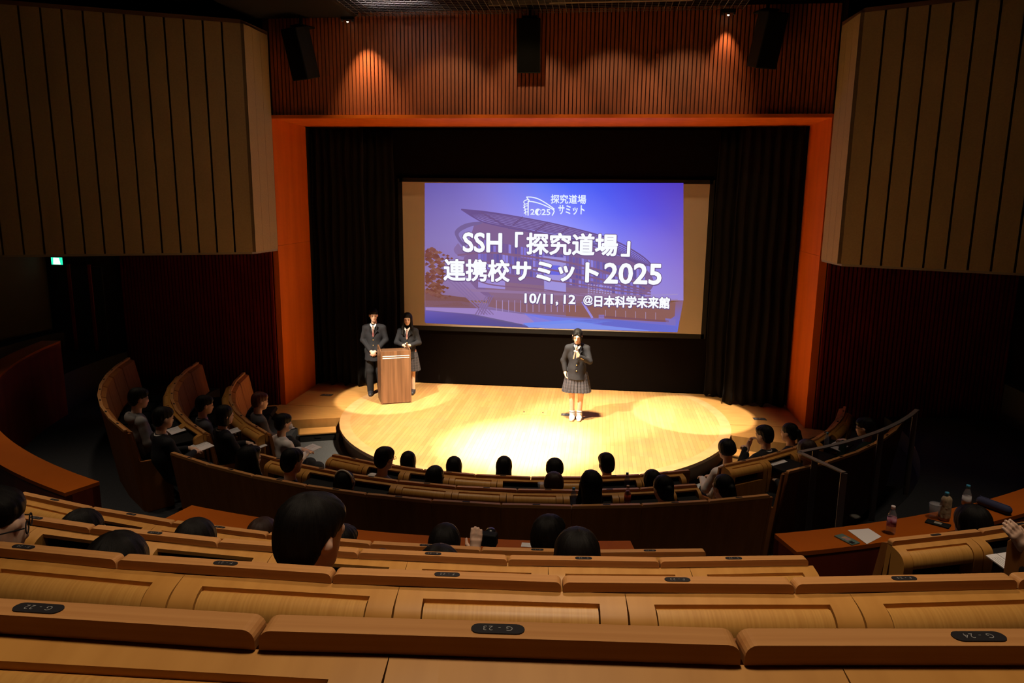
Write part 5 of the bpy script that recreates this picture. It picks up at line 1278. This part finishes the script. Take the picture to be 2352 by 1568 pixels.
pcs = empty('pencil_case', (4.06, -8.195, 1.535), math.atan2(-0.146, 0.098)); tag(pcs, 'navy blue soft pencil case at right end of counter', 'pencil case')
link('pouch', Vol().cone((-0.095, 0, 0), (0.095, 0, 0), 0.034, 0.034, 0.01).mesh('pouch', 0.007, mat('navy_cloth', (0.025, 0.030, 0.085), 0.8)), None, pcs)
MB().box(-0.11, 0.11, -0.004, 0.004, 0.031, 0.036).build('zipper', mat('zip_blue', (0.05, 0.06, 0.15), 0.5), pcs)
def sheet(label, pts, z, m=M_WHITE, name='paper_sheet', cat='paper', lines=0):
    n = len(pts); o = mesh_obj(name, [(x, y, z) for x, y in pts] + [(x, y, z - 0.002) for x, y in pts], [tuple(range(n)), tuple(range(2 * n - 1, n - 1, -1))] + [(i, n + i, n + (i + 1) % n, (i + 1) % n) for i in range(n)], m)
    tag(o, label, cat, 'papers'); return o
sheet('white sheet of paper beside phone on right counter', [(2.845, -8.728), (2.905, -8.935), (3.045, -8.80), (3.002, -8.677)][::1], 1.5035)
sheet('small white card on middle counter beside boy with ear showing', [(0.60, -9.24), (0.70, -9.24), (0.70, -9.30), (0.60, -9.30)], 1.5035)
def booklet(label, loc, rz, sx, sy, tilt=0.15, m=M_WHITE):
    root = empty('booklet', loc, rz); root.rotation_euler = (tilt, 0, rz); tag(root, label, 'booklet', 'open booklets')
    MB().box(-sx / 2, -0.002, -sy / 2, sy / 2, 0, 0.006).build('left_page', m, root); MB().box(0.002, sx / 2, -sy / 2, sy / 2, 0, 0.006).build('right_page', m, root)
    for k in range(4): MB().box(-sx * 0.42 + k * sx * 0.09, -sx * 0.40 + k * sx * 0.09, -sy * 0.35, sy * 0.30, 0.006, 0.0064).build('print_line', mat('print_grey', (0.35, 0.33, 0.34), 0.8), root)
    return root
booklet('open white booklet before grey hoodie student', (-3.93, -5.86, 0.99), -0.75, 0.24, 0.17)
booklet('white notebook under hands of black suited student', (-3.42, -6.20, 0.93), -0.66, 0.26, 0.19)
booklet('small white paper in lap of student with white collar', (-3.53, -5.22, 0.80), -0.8, 0.18, 0.13)
booklet('small white note under clasped hands in left block', (-3.02, -5.55, 0.74), -0.7, 0.14, 0.10)
booklet('white notes beside masked student in white shirt', (-2.50, -5.20, 0.62), -0.6, 0.20, 0.13)
slab('tablet', 'white tablet with black case on lap of reddish haired student', 'tablet', (-2.98, -4.88, 0.76), -0.75, 0.24, 0.17, 0.010, M_BLACK, (('screen', -0.105, 0.105, -0.072, 0.072, 0.0105, M_WHITE),))
booklet('white papers under writing hands in right block', (3.19, -5.44, 0.80), 0.70, 0.26, 0.17)
booklet('white paper before student in dark green top', (4.02, -4.75, 0.82), 0.92, 0.26, 0.16)
booklet('white document on opened table at lower right picture edge', (3.27, -9.87, 1.885), 0.38, 0.15, 0.13)
bottle('small blue capped bottle beside long haired girl in third row', (0.885, -7.403, 0.97), 0.20, 0.029, M_WATER, M_BLUECAP)
bottle('orange drink bottle in third row between two girls', (1.38, -7.304, 0.97), 0.21, 0.031, M_CLEAR, mat('amber_cap', (0.55, 0.28, 0.10), 0.4), mat('orange_label', (0.55, 0.06, 0.01), 0.5), mat('orange_drink', (0.50, 0.08, 0.01), 0.4))
bottle('clear blue capped bottle in second row before orange drink bottle', (1.406, -6.51, 0.805), 0.20, 0.029, M_WATER, M_BLUECAP)
bottle('pale bottle on table in front row of right block', (3.87, -4.80, 0.81), 0.20, 0.029, M_WATER, M_BLUECAP)
cp2 = empty('plastic_cup', (0.535, -6.683, 0.805)); tag(cp2, 'clear plastic cup on opened table in second row', 'cup', 'plastic cups')
MB().lathe([(0.030, 0.0), (0.040, 0.10)], 18).build('cup_wall', M_CLEAR, cp2, True); MB().lathe([(0.040, 0.099), (0.042, 0.102), (0.040, 0.105)], 18).build('cup_rim', M_CLEAR, cp2, True)
cmr = empty('camera', (0.455, -9.80, 1.79), -0.1); tag(cmr, 'black camera held up beside raised hand in upper first row', 'camera')
MB().box(-0.055, 0.055, -0.03, 0.03, -0.04, 0.035).build('camera_body', M_BLACK, cmr, bevel=0.008)
lens_ = MB().lathe([(0.034, 0.0), (0.036, 0.05), (0.032, 0.055)], 18).build('lens', mat('lens_black', (0.01, 0.01, 0.012), 0.25), cmr, True); lens_.rotation_euler = (-PI / 2, 0, 0); lens_.location = (0, 0.03, 0)
fd_ = empty('floor_light', (3.99, -5.64, 0.302)); tag(fd_, 'small round pale floor light on dark carpet at right', 'floor light')
MB().lathe([(0.06, 0.0), (0.055, 0.006)], 18).build('rim', M_METAL, fd_); MB().lathe([(0.045, 0.006), (0.04, 0.008)], 16).build('glass', mat('frosted', (0.35, 0.34, 0.32), 0.6), fd_)
# person cut by the right picture edge
pe = sitter('person at right picture edge with only a hand showing', (3.38, -10.33, 2.36), 'short', M_NAVY, 'lap', group='audience of upper blocks')
PEOPLE['edge'] = pe
raised(pe, (0.25, -0.13, -0.20), (0.24, -0.05, -0.42), (0.5, -0.2, 0.8), (0, -1, 0), 0.3, -1)
